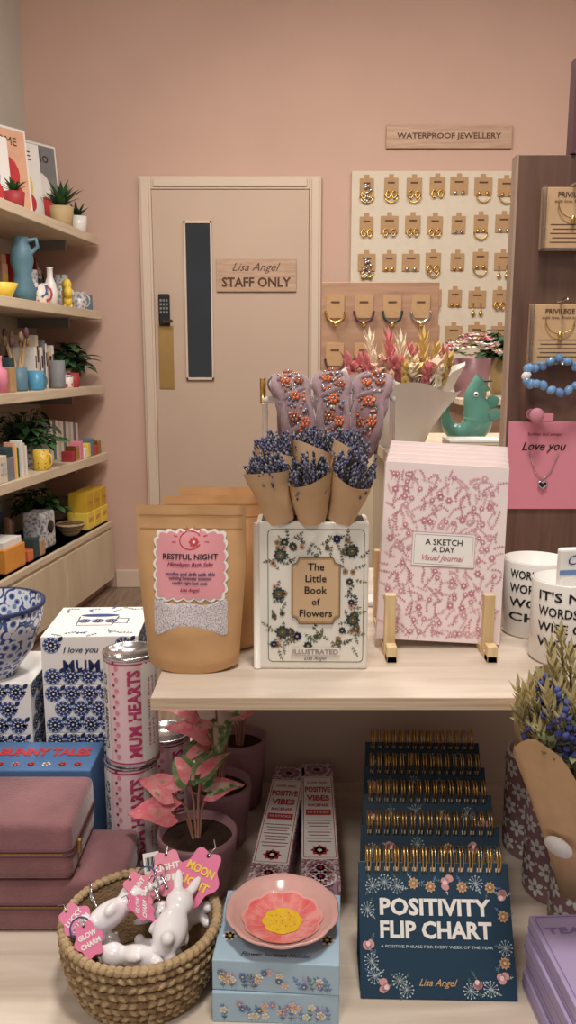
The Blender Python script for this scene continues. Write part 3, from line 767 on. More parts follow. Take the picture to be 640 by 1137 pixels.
for i in range(100):
    a=R.uniform(0,6.28); e=R.uniform(.0,1.5); q=.080; p=(math.cos(a)*math.cos(e)*q,math.sin(a)*math.cos(e)*q,.12+math.sin(e)*q*.8)
    m=R.choice((PAMP2,WHITE,PINKL,PAMP,PINK,LEAFG,PAMP3))
    for k in range(6): f=k*1.047; b.leaf(p,(math.cos(f),math.sin(f),.5),(math.cos(a)*.5,math.sin(a)*.5,1),.015,.010,m,None,.1,.3,'oval',3)
b.done()
bushy('potted_trailing_greenery',.700,2.72,1.14,.05,.12,TAN,.10,160,[LEAFD,LEAFG,LEAFD],.045,fn=wp)
# ------------------------------------------------------------------ tall walnut jewellery stand (right)
b=B('jewellery_display_stand'); b.box(.326,.90,1.24,1.262,ZR,1.535,DARKW,.001); b.box(.3225,.326,1.239,1.263,ZR,1.535,DARKE); b.box(.34,.88,1.262,1.36,ZR,ZR+.02,DARKW,.001); b.done()
b=B('pink_gift_book',(.455,1.25,1.536)); b.box(-.05,.12,-.012,.01,0,.125,PINKM,.002); b.box(-.056,-.05,-.014,.012,0,.127,MAUVED,.001); b.done()
ACR=mat('clear_acrylic',(235,235,235),.05,trans=.95,var=.01)
def kcard(name,x,z,w,h,kind):
    b=B(name,(x,1.24,z)); b.box(-w/2,w/2,-.012,-.001,-h/2,h/2,KRAFT,.001)
    b.face(T(0,-.012,0)@FR); b.text('PRIVILEGE',0,h/2-.010,w*.5,SIGNK,bold=.02); b.text('with love, from me',0,h/2-.019,w*.6,SIGNK,shear=.3)
    for q in range(5): b.drect(0,-.008-q*.006,w*(.7-.08*(q%2)),.0012,SIGNK)
    b.tube([(0,-.001,h/2+.004),(0,-.04,h/2+.006)],.002,SILV,6)
    for sx in (-1,1): b.box(sx*w/2-.0008,sx*w/2+.0008,-.03,-.012,-h/2,h/2,ACR)
    b.box(-w/2,w/2,-.03,-.012,-h/2-.001,-h/2+.001,ACR)
    b.tube([(w*.25*math.cos(t),-.016,.022-.022*math.sin(t)) for t in [pi*q/10 for q in range(11)]],.0009,GOLD,5); b.ell((0,-.018,-.002),(.004,.002,.006),GOLD,8); b.done()
kcard('necklace_card',.402,1.447,.085,.085,0); kcard('necklace_card',.393,1.287,.085,.085,0)
b=B('bead_bracelet',(.392,1.215,1.232))
for i in range(24):
    t=2*pi*i/24; b.ell((.048*math.cos(t),.006*math.sin(t)-.004,-.004+.020*math.sin(t)+.004*math.sin(5*t)),(.0080,.006,.0062),GEMB if i%6 else (BLUEM if i%12 else WCER),10,rot=Euler((0,t+i,0)))
b.tube([(0,.024,.014),(0,-.012,.014)],.003,SILV,6); b.done()
b=B('pink_wall_peg',(.362,1.24,1.171)); b.tube([(0,-.001,0),(0,-.028,0)],.008,PINKM,14); b.ell((0,-.03,0),(.011,.006,.011),PINKM,14); b.done()
b=B('heart_necklace_card',(.383,1.24,1.094)); CP=mat('card_pink',(218,138,156),.5,var=.02)
b.box(-.054,.075,-.004,0,-.066,.066,CP,.001); b.box(-.012,.012,-.0045,0,.066,.078,CP,.001)
b.face(T(0,-.004,0)@FR); b.text('Love you',0,.028,.066,BLACK,shear=.35,bold=.01); b.text('forever and always',0,.047,.05,MAG,bold=.01)
hp=[(.0009*16*math.sin(t)**3*.45,-.028+.0009*.45*(13*math.cos(t)-5*math.cos(2*t)-2*math.cos(3*t)-math.cos(4*t))) for t in [2*pi*q/24 for q in range(24)]]
b.dpoly(hp,DGREY,.004); b.tube([(x,-.006,z) for x,z in ((-.022,.02),(-.012,-.008),(0,-.02),(.012,-.008),(.022,.02))],.0008,SILV,5); b.tube([(x,-.008,z) for x,z in hp],.0012,SILV,5,True); b.done()
# ------------------------------------------------------------------ lettered mugs
def lmug(x,y,rz,lines):
    r=.042;h=.098; b=B('lettered_mug',(x,y,ZR),rz=rz)
    b.lathe([(0,0),(r*.93,0),(r,.004),(r,h-.001),(r*.985,h),(r*.93,h),(r*.92,.006),(0,.006)],WCER,48)
    b.lathe([(r*.93,h-.03),(r*.92,.02),(0,.02)],mat('tea_inside',(190,176,160),.4),32)
    handle(r,h,WCER,0.3)(b)
    b.face(FR,cylw(r))
    for i,l in enumerate(lines): b.text(l,0,h-.014-i*.0185,r*1.9,BLACK,h=.0115,bold=.02,z=.0006)
    b.done()
lmug(.322,1.045,-8,("WORLD'S NOT","WORTH THE","WORRY","CHILL"))
lmug(.331,.945,-12,("IT'S NOT","WORDS OF A","WISE CHIC","WOMAN"))
b=B('snack_bag',(.34,.945,ZR+.0065),rz=8); b.box(-.024,.026,-.006,.006,0,.128,WHITE,.003); b.face(T(0,-.006,0)@FR); b.text('Café',0,.115,.030,BLUEP,shear=.3); b.drect(0,.10,.05,.006,BLUEM,.0006); b.done()
# ------------------------------------------------------------------ floral pink tumblers
def fcup(x,y,rz):
    r=.040;h=.140; b=B('floral_tumbler',(x,y,ZT),rz=rz)
    b.lathe([(0,0),(r*.95,0),(r,.004),(r,h-.002),(r*.97,h),(r*.91,h),(r*.9,.01),(0,.01)],MAUVE,48); b.lathe([(r*1.004,h-.002),(r*.97,h+.0008),(r*.91,h+.0004)],WCER,48)
    b.face(FR,cylw(r))
    for j in range(5):
        for i in range(9):
            x_=(-4+i+.5*(j%2))*.0275; y_=.018+j*.026
            for q in range(6):
                f=q*1.047+.3*i; b.ddisc(x_+.0072*math.cos(f),y_+.0072*math.sin(f),.0050,.0030,WHITE,.0009,8,f)
            b.ddisc(x_+.0137,y_+.006,.0016,.0016,WHITE,.0008,8)
    b.done()
fcup(.338,.845,0); fcup(.334,.935,25); fcup(.332,1.025,10)
b,H_=wrapbouquet('kraft_wrapped_bouquet',(.322,.835,.665),(.274,.748,.900),.018,.058,KRAFT,.06)
BLUEF=mat('delphinium_blue',(74,80,140),.8,var=.2); WHEAT=mat('wheat',(190,176,132),.85,var=.12); FOLI=mat('dried_foliage',(134,138,102),.85,var=.15)
for i in range(70):
    a=R.uniform(0,6.28); q=.044*math.sqrt(R.random()); x,y=q*math.cos(a),q*math.sin(a); k=R.random(); top=H_+R.uniform(.0,.06)
    b.tube([(x*.3,y*.3,H_*.3),(x,y,top)],.0011,FOLI,4)
    if k<.45: plume(b,(x,y,top-.02),(x*4,y*4,1),.055,.010,WHEAT,18)
    elif k<.72:
        for w in range(10): b.octa((x+R.uniform(-.007,.007),y+R.uniform(-.007,.007),top+.008-w*.004),.0042,.0048,BLUEF,(R.random(),R.random(),1))
    else:
        for w in range(7): f=w*2.4; b.leaf((x,y,top-w*.005),(math.cos(f),math.sin(f),.8),(0,0,1),.022,.008,FOLI,None,.2,.2,'oval',3)
b.ell((.035,-.02,H_+.015),(.020,.020,.006),mat('dried_orange',(196,128,64),.6,var=.2),16)
b.done()
sn=Vector((-.60,-.72,-.38)).normalized(); sp=Vector((.298,.7915,.7825))+sn*.0415
b=B('round_sticker',M=aim(sp,sp+sn)); b.lathe([(0,0),(.0145,0),(.0145,.0012),(0,.0012)],WHITE,24); b.done()
# ------------------------------------------------------------------ flip charts
CW=.162
FLPINK=mat('blush_rose',(206,152,150),.6); FLWH=mat('pale_blue_print',(186,200,206),.6); TANF=mat('tan_flower',(196,158,116),.6)
for k in range(5):
    x0=.156+k*.0085; y0=.749+k*.072
    b=B('spiral_flip_chart',(x0,y0,ZT),rz=-1.5)
    tilt=math.radians(-32); L=.132
    Mx=Matrix.Rotation(tilt,4,'X'); 
    b.box(-CW/2,CW/2,0,.002,.0015,L,NAVY,.0006,M=Mx); b.box(-CW/2+.002,CW/2-.002,.002,.0105,.006,L-.002,PAGE,.0005,M=Mx)
    yt=math.sin(-tilt)*L; ztp=math.cos(tilt)*L
    b.box(-CW/2,CW/2,yt-.014,yt-.012,0.001,ztp-.012,NAVY,.0006,M=T(.0,.010,0))
    b.box(-CW/2,CW/2,.012,yt-.004,0,.002,NAVY,.0006)
    n=15
    for i in range(n):
        x=-CW/2+.011+i*(CW-.022)/(n-1)
        for dx in (-.0017,.0017):
            b.tube([(x+dx,yt+.003+.0115*math.cos(t),ztp+.001+.0155*math.sin(t)) for t in [2*pi*q/14 for q in range(14)]],.00085,GOLD,5,True)
    b.face(Mx@FR)
    for i in range(n): b.drect(-CW/2+.011+i*(CW-.022)/(n-1),L-.007,.0055,.004,PAGE,.0004)
    if k==0:
        b.text('POSITIVITY',0,.088,.118,WHITE,h=.017,bold=.035); b.text('FLIP CHART',0,.066,.118,WHITE,h=.017,bold=.035)
        b.text('A POSITIVE PHRASE FOR EVERY WEEK OF THE YEAR',0,.050,.118,FLWH,h=.0028,bold=.01); b.text('Lisa Angel',0,.016,.040,TANF,shear=.45,bold=.01)
        spots=[(-.066,.108),(-.053,.112),(-.04,.108),(-.022,.111),(-.004,.108),(.012,.112),(.03,.108),(.045,.112),(.060,.108),(.071,.098),(.072,.08),(.070,.036),(.066,.022),(.054,.012),(.04,.018),(.033,.010),(-.069,.036),(-.066,.022),(-.054,.012),(-.04,.018),(-.033,.010),(-.072,.052),(.072,.05),(-.072,.085)]
    else: spots=[(-.068,.105),(-.045,.108),(-.015,.112),(.02,.108),(.05,.110),(.07,.1)]
    for (x,y) in spots:
        q=R.random(); a=R.uniform(0,6.28)
        for w in range(2): b.dsprig(x,y,a+w*2,.010,R.choice((FLWH,SAGE,SAGE,BLUEM)),4,.35,.0004)
        if q<.35:
            for w in range(3): b.ddisc(x+R.uniform(-.005,.005),y+R.uniform(-.005,.005),.0045,.0036,FLPINK,.0008,10,a)
            b.ddisc(x,y,.0025,.0025,PINKL,.001,8)
        elif q<.6: b.dflower(x,y,.0062,9,TANF,PEACH,.0008)
        else:
            for w in range(12): f=w*.5236; b.dstroke([(x,y),(x+.007*math.cos(f),y+.007*math.sin(f))],.0003,FLWH,.0006); b.ddisc(x+.007*math.cos(f),y+.007*math.sin(f),.0008,.0008,FLWH,.0007,6)
    b.done()
b=B('lilac_gift_boxes',(.335,.715,ZT),rz=3)
for i in range(4):
    d=.003*(i%2); b.box(-.085+d,.085+d,-.065,.06,i*.021,i*.021+.020,LILAC,.0012); b.box(-.0852+d,.0852+d,-.0652,.0602,i*.021+.006,i*.021+.0075,LILACD)
b.face(T(0,0,.083)); b.text('TEA TIME',-.03,.035,.085,LILACD,h=.009,bold=.02); b.dstroke(rrect(0,0,.155,.112,.004),.0012,LILACD,closed=True); b.done()
# ------------------------------------------------------------------ incense boxes
IP=pat('incense_print',[(0,(176,116,134)),(.22,(224,206,212)),(.42,(150,104,124)),(.62,(200,162,178))],110,.5)
WL=mat('white_label',(246,244,242),.5,var=.01)
def incense(x,y,rz,z,front):
    b=B('incense_box',(x,y,z),rz=rz); w=.0235; Ln=.145
    b.box(-w,w,-Ln,Ln,0,.0245,IP,.0008)
    b.face(T(0,0,.0245))
    if front:
        for yy in (.125,-.118,-.135): b.dflower(0,yy,.016,10,MAUVE,WHITE,.0005); b.dflower(0,yy,.010,10,PINKL,MAG,.0007); b.dstroke([(.018*math.cos(t),yy+.018*math.sin(t)) for t in [2*pi*q/20 for q in range(20)]],.0012,WHITE,.0006,True)
        b.drect(0,.002,.0445,.205,WL,.0008); b.dstroke(rrect(0,.002,.040,.198,.001),.0010,RED,.001,True)
        b.text('LUCK AND',0,.086,.028,RED,h=.006,bold=.03,z=.0012); b.text('POSITIVE',0,.066,.036,RED,h=.015,bold=.04,z=.0012); b.text('VIBES',0,.043,.032,RED,h=.015,bold=.04,z=.0012); b.text('INCENSE',0,.024,.028,RED,z=.0012,h=.007,bold=.03)
        b.drect(0,.006,.034,.014,RED,.001); b.text('10 STICKS',0,.006,.028,WHITE,z=.0014,bold=.02)
        for q in range(8): b.drect(0,-.014-q*.007,.034-.004*(q%3),.0018,MAG,.001)
        b.dflower(0,-.082,.012,8,RED,WHITE,.001)
    b.done()
incense(.041,1.02,-1,ZT,False); incense(.041,1.02,-1,ZT+.025,True)
incense(-.011,1.01,-6,ZT,False); incense(-.011,1.01,-6,ZT+.025,True)
# ------------------------------------------------------------------ blue boxes and dish
def bluebox(x,y,z,rz):
    b=B('incense_holder_box',(x,y,z),rz=rz); w=.063;d=.055;h=.0335
    b.box(-w,w,-d,d,0,h,LBLUE,.0012)
    b.face(T(0,-d,0)@FR)
    for i in range(34):
        x_=R.uniform(-w+.008,w-.008); q=R.random(); m=R.choice((WHITE,PINKL,BLUEM,LILAC,WHITE))
        if q<.5: b.dflower(x_,R.uniform(.008,h-.011),.0042,5,m,YEL,.0006)
        else: b.dsprig(x_,.003,pi/2+R.uniform(-.3,.3),.014,R.choice((SAGE,BLUEM,LILAC)),3,.4,.0005)
    b.face(T(w,0,0)@Matrix.Rotation(pi/2,4,'Z')@FR)
    for i in range(12): b.dflower(R.uniform(-d+.01,d-.01),R.uniform(.008,h-.01),.005,5,R.choice((WHITE,PINKL,BLUEM)),YEL,.0006)
    b.face(T(0,0,h)); b.text('Flower Incense Holder',0,-.045,.070,INK,shear=.35)
    for sx in (-1,1): b.dsprig(sx*.05,.03,pi/2,.02,BLUEM,3); b.dflower(sx*.05,-.02,.008,6,WHITE,YEL)
    b.done()
bluebox(-.0105,.775,ZT,-2); bluebox(-.0085,.776,ZT+.034,-4)
b=B('flower_shaped_dish',(-.006,.772,ZT+.0681))
def rib(t,i): return 1+.03*abs(math.sin(5*t)) if i>2 else 1
DP=mat('dish_glaze',(210,164,158),.18,var=.06,spec=.6)
prof=[(0,0),(.022,0),(.026,.002),(.040,.008),(.052,.016),(.058,.022),(.0565,.0235),(.050,.0180),(.038,.0105),(.024,.006),(0,.005)]
b.lathe(prof,DP,60,rib=rib)
def dishz(q):
    P=[(0,.005),(.024,.006),(.038,.0105),(.050,.018),(.0565,.0235),(.08,.04)]
    for (a,za),(c,zc) in zip(P,P[1:]):
        if q<=c: return za+(zc-za)*(q-a)/(c-a)
    return .04
def dw(x,y,z): return (x,y,dishz(math.hypot(x,y))+z)
b.face(I4,dw)
CORAL=mat('coral_glaze',rough=.18,spec=.6,scale=60,stops=[(.35,(222,100,100)),(.5,(230,124,122)),(.65,(236,158,154))])
def fl(r,amp,n,k=90): return [((r*(1-amp+amp*abs(math.cos(n/2*t))))*math.cos(t),(r*(1-amp+amp*abs(math.cos(n/2*t))))*math.sin(t)) for t in [2*pi*q/k for q in range(k)]]
b.dstar(fl(.043,.08,10),mat('pink_glaze2',(228,166,162),.18,spec=.6),.0009,8)
b.dstar(fl(.040,.05,10),CORAL,.0013,8)
for q in range(20):
    a=q*pi/10; b.dstroke([(rr*math.cos(a),rr*math.sin(a)) for rr in (.022,.027,.032,.036)],.0007,MATS['pink_glaze2'],.0017)
b.dstar(fl(.021,.08,8,60),mat('yolk_glaze',(232,188,56),.15,var=.1,scale=200,spec=.6),.0021,4)
for q in range(30): a=q*2.4; rr=.0155*math.sqrt(q/30); b.ddisc(rr*math.cos(a),rr*math.sin(a),.0008,.0008,GRASS if q%2 else ORANGE,.0026,6)
b.done()
# ------------------------------------------------------------------ basket with bunny keyrings
BX,BY=-.1545,.781
b=B('woven_basket',(BX,BY,ZT)); rows=7
for k in range(rows):
    t=k/(rows-1); rr=.066+.014*math.sin(t*pi*.55); z=.006+k*.0098; n=54
    b.tube([(rr*math.cos(2*pi*q/40),rr*math.sin(2*pi*q/40),z) for q in range(40)],.0044,JUTE2,6,True)
    for q in range(n):
        a=2*pi*q/n; c=Vector((rr*math.cos(a),rr*math.sin(a),z))
        b.ell(c+Vector((math.cos(a),math.sin(a),0))*.0022,(.0034,.0058,.0030),JUTE if (q+k)%3 else JUTE2,6,rot=Euler((.55 if k%2 else -.55,0,a)),rings=4)
b.lathe([(.066,.002),(0,.002)],JUTE2,30); b.lathe([(.058,.004),(.076,.07)],JUTE2,36)
rr=.080; z=.0735
for q in range(64):
    a=2*pi*q/64; b.ell((rr*math.cos(a),rr*math.sin(a),z),(.0062,.0068,.0045),JUTE,6,rot=Euler((.5,0,a)),rings=4)
b.done()
BW=mat('bunny_white',(238,234,238),.22,var=.02,sss=.1,spec=.6)
def blob(name,parts,M,m,vox=.0022,extra=None):
    t=B('tmp')
    for c,r,ro in parts: t.ell(c,r,m,16,rot=Euler(ro))
    ob=t.done(); md=ob.modifiers.new('r','REMESH'); md.mode='VOXEL'; md.voxel_size=vox; s2=ob.modifiers.new('s','SMOOTH'); s2.iterations=6; s2.factor=.6
    bpy.context.view_layer.update(); dg=bpy.context.evaluated_depsgraph_get(); ev=ob.evaluated_get(dg); me=ev.to_mesh()
    vs=[v.co.copy() for v in me.vertices]; fs=[tuple(p.vertices) for p in me.polygons]; ev.to_mesh_clear(); bpy.data.objects.remove(ob)
    b=B(name,M=M); b.add(vs,fs,m,True)
    if extra: extra(b)
    b.done()
bun=[((0,0,0),(.017,.014,.026),(0,0,0)),((0,-.002,.030),(.015,.014,.015),(0,0,0)),((-.008,0,.050),(.0055,.004,.016),(0,-.25,0)),((.008,0,.050),(.0055,.004,.016),(0,.25,0)),((-.014,-.006,.004),(.005,.006,.012),(0,.5,0)),((.014,-.006,.004),(.005,.006,.012),(0,-.5,0)),((-.009,-.008,-.024),(.007,.010,.007),(0,0,0)),((.009,-.008,-.024),(.007,.010,.007),(0,0,0)),((0,.013,-.016),(.007,.007,.007),(0,0,0))]
def bx(b):
    for sx in (-1,1): b.ell((sx*.006,-.0155,.032),.0017,BLACK,8)
    b.ell((0,-.0165,.028),(.002,.0015,.0013),PINK,8)
def lie(name,x,y,z,head,roll,up=12,s=1.1):
    h=Vector((math.cos(math.radians(head)),math.sin(math.radians(head)),math.sin(math.radians(up)))).normalized()
    M=T(BX+x,BY+y,ZT+z)@h.to_track_quat('Z','Y').to_matrix().to_4x4()@Matrix.Rotation(math.radians(roll),4,'Z')@Matrix.Scale(s,4)
    blob(name,bun,M,BW,extra=bx)
lie('bunny_keyring',-.034,-.004,.078,38,150,14,1.0)
lie('bunny_keyring',.034,-.024,.076,78,20,22,1.05)
lie('bunny_keyring',.006,-.044,.060,172,60,5,.9)
lie('bunny_keyring',.044,.030,.058,190,100,5,.9)
lie('bunny_keyring',-.030,-.018,.036,100,60,0,.85)
lie('bunny_keyring',.010,-.005,.036,-20,0,0,.85)
def bm(x,y,z,rx,ry,rz,s=1.0): return T(BX+x,BY+y,ZT+z)@Euler((math.radians(rx),math.radians(ry),math.radians(rz))).to_matrix().to_4x4()@Matrix.Scale(s,4)
TAGP=mat('tag_pink',(222,122,160),.5,var=.02)
def tag(x,y,z,rx,ry,rz,t,s=1,mm=None,sh=0):
    b=B('pink_swing_tag',M=bm(x,y,z,rx,ry,rz,s)); n=48
    pts=[((.021+.0028*math.cos(6*a))*math.cos(a),(.026+.0028*math.cos(6*a))*math.sin(a)) for a in [2*pi*i/n for i in range(n)]]
    b.add([(x,y,0) for x,y in pts]+[(x,y,.001) for x,y in pts],[tuple(range(n-1,-1,-1)),tuple(range(n,2*n))]+[(i,(i+1)%n,n+(i+1)%n,n+i) for i in range(n)],mm or TAGP)
    b.face(T(0,0,.001)); b.text(t[0],0,.007,.030,YEL if not sh else WHITE,h=.008,bold=.04); b.text(t[1],0,-.006,.032,WHITE if sh else YEL,h=.008,bold=.04); b.ddisc(0,.021,.002,.002,DGREY)
    b.tube([(0,.021,.001),(.004,.03,.004),(-.002,.036,.002)],.0007,SILV,5); b.done()
tag(.056,.038,.094,42,8,-30,('MOON','LIGHT'),1.15)
tag(.022,.052,.090,44,-5,15,('LIGHT','UP'),.9,PINK,1)
tag(-.002,.014,.096,38,-15,65,('BUNNY','CHARM'),.75,PINK,1)
tag(-.062,-.020,.084,35,-25,55,('LUCKY','CHARM'),.7,TAGP,1)
tag(-.044,-.046,.082,45,-5,40,('GLOW','CHARM'),.65,TAGP,1)
tag(.002,-.012,.093,40,-10,100,('GLOW','CHARM'),.7,TAGP,1)
b=B('barcode_label',M=bm(.002,.060,.096,62,0,20,.9)); b.box(-.010,.010,-.013,.013,0,.0006,WHITE); b.face(T(0,0,.0006))
for q in range(9): b.drect(-.007+q*.0017,0,.0006+.0005*(q%3),.016,BLACK)
b.done()
b=B('metal_key_rings',M=bm(0,0,0,0,0,0,1))
for (x,y,z,ax) in ((.0,.034,.098,0),(.016,.034,.100,1),(-.056,.016,.090,2),(.012,.010,.102,1),(-.055,-.036,.088,0)):
    E=Euler((.7+ax*.5,ax*.6,ax)).to_matrix(); b.tube([Vector((x,y,z))+E@Vector((.010*math.cos(t),.010*math.sin(t),0)) for t in [2*pi*q/20 for q in range(20)]],.0009,SILV if ax else BLUEP,6,True)
    b.tube([Vector((x,y,z))+Vector((.003*q,-.004*q,-.003*q)) for q in range(4)],.0014,SILV,5)
b.done()
# ------------------------------------------------------------------ syngonium pots
def syng(x,y,r,h,lv,rz=0):
    b=B('potted_pink_plant',(x,y,ZT),rz=rz)
    b.lathe([(0,0),(r*.74,0),(r*.8,.006),(r*.97,h*.75),(r,h*.9),(r,h),(r*.93,h),(r*.88,h*.85),(0,h*.85)],MAUVE,72,rib=lambda t,i:1+(.012*math.cos(24*t) if i in (2,3) else 0))
    b.disc(r*.9,h*.87,SOIL,30)
    for (dx,dy,dz,ang,e,L,W,c) in lv:
        p=Vector((dx,dy,h+dz)); b.tube([(dx*.15,dy*.15,h*.85),(dx*.4,dy*.4,h+dz*.6),p],.0015,STEM,6)
        d=(math.cos(ang)*math.cos(e),math.sin(ang)*math.cos(e),math.sin(e))
        m,m2={'p':(LEAFP,LEAFP),'pg':(LEAFP,LEAFE),'c':(LEAFC,LEAFP),'gp':(LEAFC,LEAFE)}[c]
        b.leaf(p,d,(0,-.7,1),L,W,m,m2,.45,.35,'arrow',12,curl=.05)
    b.done()
syng(-.112,.934,.049,.080,[(-.03,-.01,.030,3.2,.2,.055,.048,'p'),(-.030,.0,.050,2.8,.4,.052,.044,'p'),(-.010,.01,.062,2.2,.6,.048,.040,'pg'),(.005,.01,.060,1.2,.9,.045,.034,'gp'),(.014,.01,.045,.3,.3,.048,.034,'c'),(.006,.0,.075,.6,.6,.048,.034,'pg')],0)
syng(-.094,1.040,.044,.088,[(-.02,-.02,.08,3.0,.5,.055,.044,'p'),(-.03,0,.105,2.8,.4,.058,.047,'p'),(.0,-.01,.085,4.4,-.3,.052,.038,'gp'),(.02,-.01,.10,.1,.3,.06,.038,'c'),(.035,0,.12,.0,.15,.055,.036,'p'),(0,.01,.115,1.5,.8,.05,.036,'pg'),(-.02,-.01,.06,3.7,.0,.05,.038,'pg')],20)
syng(-.072,1.142,.040,.105,[(.01,-.01,.06,.2,.1,.055,.036,'p'),(.0,-.01,.08,4.6,.1,.045,.036,'gp'),(-.02,0,.09,2.9,.3,.05,.04,'c'),(.02,0,.10,.6,.3,.05,.034,'pg'),(.03,-.01,.08,5.8,.1,.05,.034,'p')])
# ------------------------------------------------------------------ chocolate tins
def tin(x,y,z,rz):
    r=.0335;h=.145; b=B('chocolate_tube_tin',(x,y,z),rz=rz)
    b.lathe([(r,.004),(r,h-.004)],PINKL,48); b.lathe([(0,0),(r*1.02,0),(r*1.03,.003),(r,.005)],SILV,48); b.lathe([(r,h-.005),(r*1.03,h-.003),(r*1.02,h),(r*.93,h),(r*.91,h-.004),(0,h-.004)],SILV,48)
    b.face(FR,cylw(r))
    b.drect(.034,.0725,.030,.130,WHITE,.0004,nx=10); b.drect(-.036,.0725,.024,.130,WHITE,.0004,nx=8)
    b.text('MUM HEARTS',.010,.0725,.115,HOTP,h=.0165,z=.0008,bold=.04,ang=pi/2)
    b.text('Chocolate Gift Co',-.032,.0725,.10,BLACK,h=.009,z=.0008,bold=.01,ang=pi/2,shear=.3)
    for i in range(3): b.text(('made with love','heart shaped','milk chocolate')[i],.029+i*.007,.0725,.09,HOTP,h=.004,z=.0008,ang=pi/2)
    for i in range(9): 
        b.ddisc(-.012,.016+i*.0145,.003,.003,PINK,.0006,8); b.ddisc(-.016,.023+i*.0145,.002,.002,MAG,.0006,8)
    b.drect(.0,.007,.2,.002,HOTP,.0005,nx=30); b.drect(.0,h-.008,.2,.002,HOTP,.0005,nx=30)
    b.done()
tin(-.204,1.000,ZT,5); tin(-.200,.998,ZT+.1451,0); tin(-.170,1.074,ZT,20)
# ------------------------------------------------------------------ blue & white gift boxes
def mandala(b,x,y,r,z=.0005):
    b.dflower(x,y,r,10,BLUEP,None,z); b.dflower(x,y,r*.66,10,WHITE,None,z+.0002,.3,.6); b.dflower(x,y,r*.5,8,INK,WHITE,z+.0004)
    b.dstroke([(x+r*.95*math.cos(t),y+r*.95*math.sin(t)) for t in [2*pi*q/16 for q in range(16)]],.0010,BLUEM,z,True)
def mumbox(x,y,z,rz,w,d,h,txt=True,top=False):
    b=B('floral_mug_gift_box',(x,y,z),rz=rz); b.box(-w,w,-d,d,0,h,WHITE,.001)
    for Mf,ww in ((T(0,-d,0)@FR,w),(T(w,0,0)@Matrix.Rotation(pi/2,4,'Z')@FR,d)):
        b.face(Mf)
        for i in range(12):
            for jj,yy in enumerate((.013,.036,h-.012)):
                x_=-ww+.014+(i-.5*(jj%2))*.0245
                if x_>ww-.012 or x_<-ww+.012: continue
                if txt and ww==w and abs(x_+.012)<.036 and yy>.02: continue
                mandala(b,x_,yy,.0118)
                b.dleaf(x_+.010,yy+.005,.9,.010,.006,INK); b.dleaf(x_+.012,yy-.004,-.8+pi,.010,.005,INK); b.ddisc(x_+.0125,yy+.001,.0014,.0014,BLUEP,.0006,6)
        if txt and ww==w:
            b.text('I love you',-.012,h-.020,.048,INK,shear=.3,bold=.01); b.text('MUM',-.012,h-.042,.050,INK,h=.017,bold=.01)
    if top:
        b.face(T(0,0,h)); 
        b.dstroke([(-.03,.02),(-.028,-.02),(.022,-.02),(.026,.02)],.002,INK); b.dstroke([(.026,.012),(.042,.010),(.042,-.012),(.024,-.010)],.002,INK)
        b.ddisc(-.002,.026,.028,.007,BLUEP); 
        for i in range(3): mandala(b,-.02+i*.019,0,.009)
        for i in range(8):
            for sy in (-1,1): b.dsprig(-w+.012+i*.016,sy*(d-.012),R.uniform(0,6),.014,BLUEP,3)
    b.done()
for i in range(4): mumbox(-.273,1.146,ZT+i*.0702,2,.066,.068,.070,i==3,i==3)
for i in range(3): mumbox(-.427,1.125,ZT+i*.0732,0,.078,.065,.073,False)
BWP=pat('blue_china_print',[(0,(46,62,112)),(.22,(110,134,178)),(.34,(212,214,222)),(.58,(60,82,136)),(.78,(206,208,216))],70,.2)
b=B('blue_patterned_bowl',(-.415,1.10,ZT+.2197)); b.lathe([(0,0),(.034,0),(.036,.006),(.058,.035),(.072,.075),(.077,.102),(.074,.102),(.068,.073),(.054,.036),(.02,.012),(0,.011)],BWP,48); b.lathe([(.0775,.098),(.0778,.103),(.073,.103)],INK,48); b.done()
b=B('blue_toy_book_box',(-.35,1.012,ZT),rz=0); BB=mat('bright_blue_card',(84,120,166),.45,var=.05)
b.box(-.10,.100,-.040,.040,0,.140,BB,.002); b.face(T(0,-.04,0)@FR)
b.text('BUNNY',.04,.118,.095,RED,h=.018,bold=.06); b.text('BUNNY',.04,.118,.095,WHITE,h=.020,bold=.10,z=.0004)
for i in range(5): b.dflower(-.08+i*.04,.06,.012,5,R.choice((WHITE,YEL,PINK)),ORANGE)
b.face(T(0,0,.140)); b.text('BUNNY TALES',.03,.008,.12,RED,h=.02,bold=.05)
for i in range(9): b.dflower(-.08+i*.02,-.025,.006,5,R.choice((WHITE,YEL,PINK,RED)),ORANGE)
b.done()
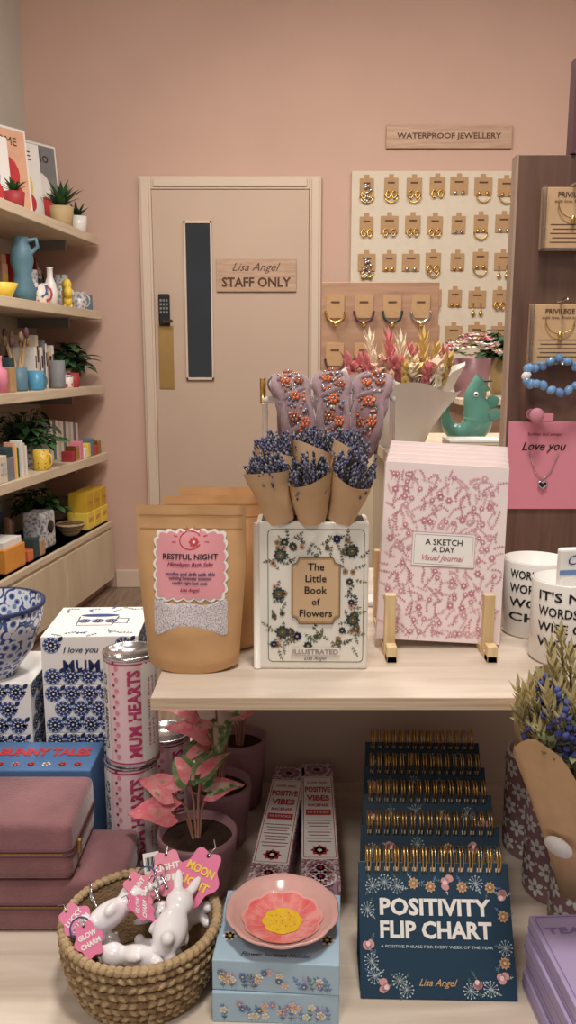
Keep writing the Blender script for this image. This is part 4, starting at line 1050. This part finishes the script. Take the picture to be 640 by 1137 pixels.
def velvet(x0,x1,y0,y1,z,h):
    b=B('velvet_jewellery_box'); b.box(x0,x1,y0,y1,z,z+h,MAUVE2,.010,seg=4,smooth=True)
    zz=z+h*.5
    pts=rrect((x0+x1)/2,(y0+y1)/2,x1-x0+.0006,y1-y0+.0006,.010,5)
    b.tube([(x,y,zz+.003) for x,y in pts],.0014,MAUVED,6,True); b.tube([(x,y,zz-.003) for x,y in pts],.0014,MAUVED,6,True)
    n=90
    for i in range(n):
        x=x0+.010+(x1-x0-.020)*i/(n-1); b.box(x-.0004,x+.0004,y0-.0016,y0,zz-.0012,zz+.0012,BRASS)
    for i in range(44):
        y=y0+.010+(y1-y0-.020)*i/43; b.box(x1,x1+.0016,y-.0004,y+.0004,zz-.0012,zz+.0012,BRASS)
    b.box(x1,x1+.005,y0+.022,y0+.028,zz-.014,zz+.003,BRASS,.001); b.done()
velvet(-.345,-.187,.852,.962,ZT,.068); velvet(-.40,-.244,.848,.966,ZT+.0682,.070)
# ------------------------------------------------------------------ lights
def area(name,loc,size,e,col=(1,.935,.85),rot=(0,0,0)):
    l=bpy.data.lights.new(name,'AREA'); l.energy=e; l.size=size; l.color=col; o=bpy.data.objects.new(name,l); o.location=loc; o.rotation_euler=[math.radians(a) for a in rot]; COL.objects.link(o)
area('ceiling_light_table',(.15,.35,3.0),.3,29,rot=(5,0,0))
area('ceiling_light_front',(-.6,-.9,3.0),.5,20,rot=(25,0,-10))
area('ceiling_light_mid',(.7,1.7,3.1),.5,17,rot=(12,0,0))
area('ceiling_light_back',(-.4,2.7,2.9),.6,19,rot=(20,0,0))
area('ceiling_light_back_right',(1.0,2.9,2.9),.6,12,rot=(15,0,0))
area('ceiling_light_shelf',(-.3,2.4,2.9),.5,25,rot=(0,-30,0))
w=bpy.data.worlds.new('shop_ambient'); sc.world=w; w.use_nodes=True
bg=w.node_tree.nodes['Background']; bg.inputs[0].default_value=(.96,.92,.88,1); bg.inputs[1].default_value=.30
cam=bpy.data.cameras.new('camera'); cam.sensor_fit='VERTICAL'; cam.sensor_height=36; cam.sensor_width=36; cam.lens=36*920/1137; cam.clip_start=.02
co=bpy.data.objects.new('camera',cam); co.location=(0,0,1.25); co.rotation_euler=(math.radians(90-10.38),0,0); COL.objects.link(co); sc.camera=co
sc.view_settings.view_transform='Standard'
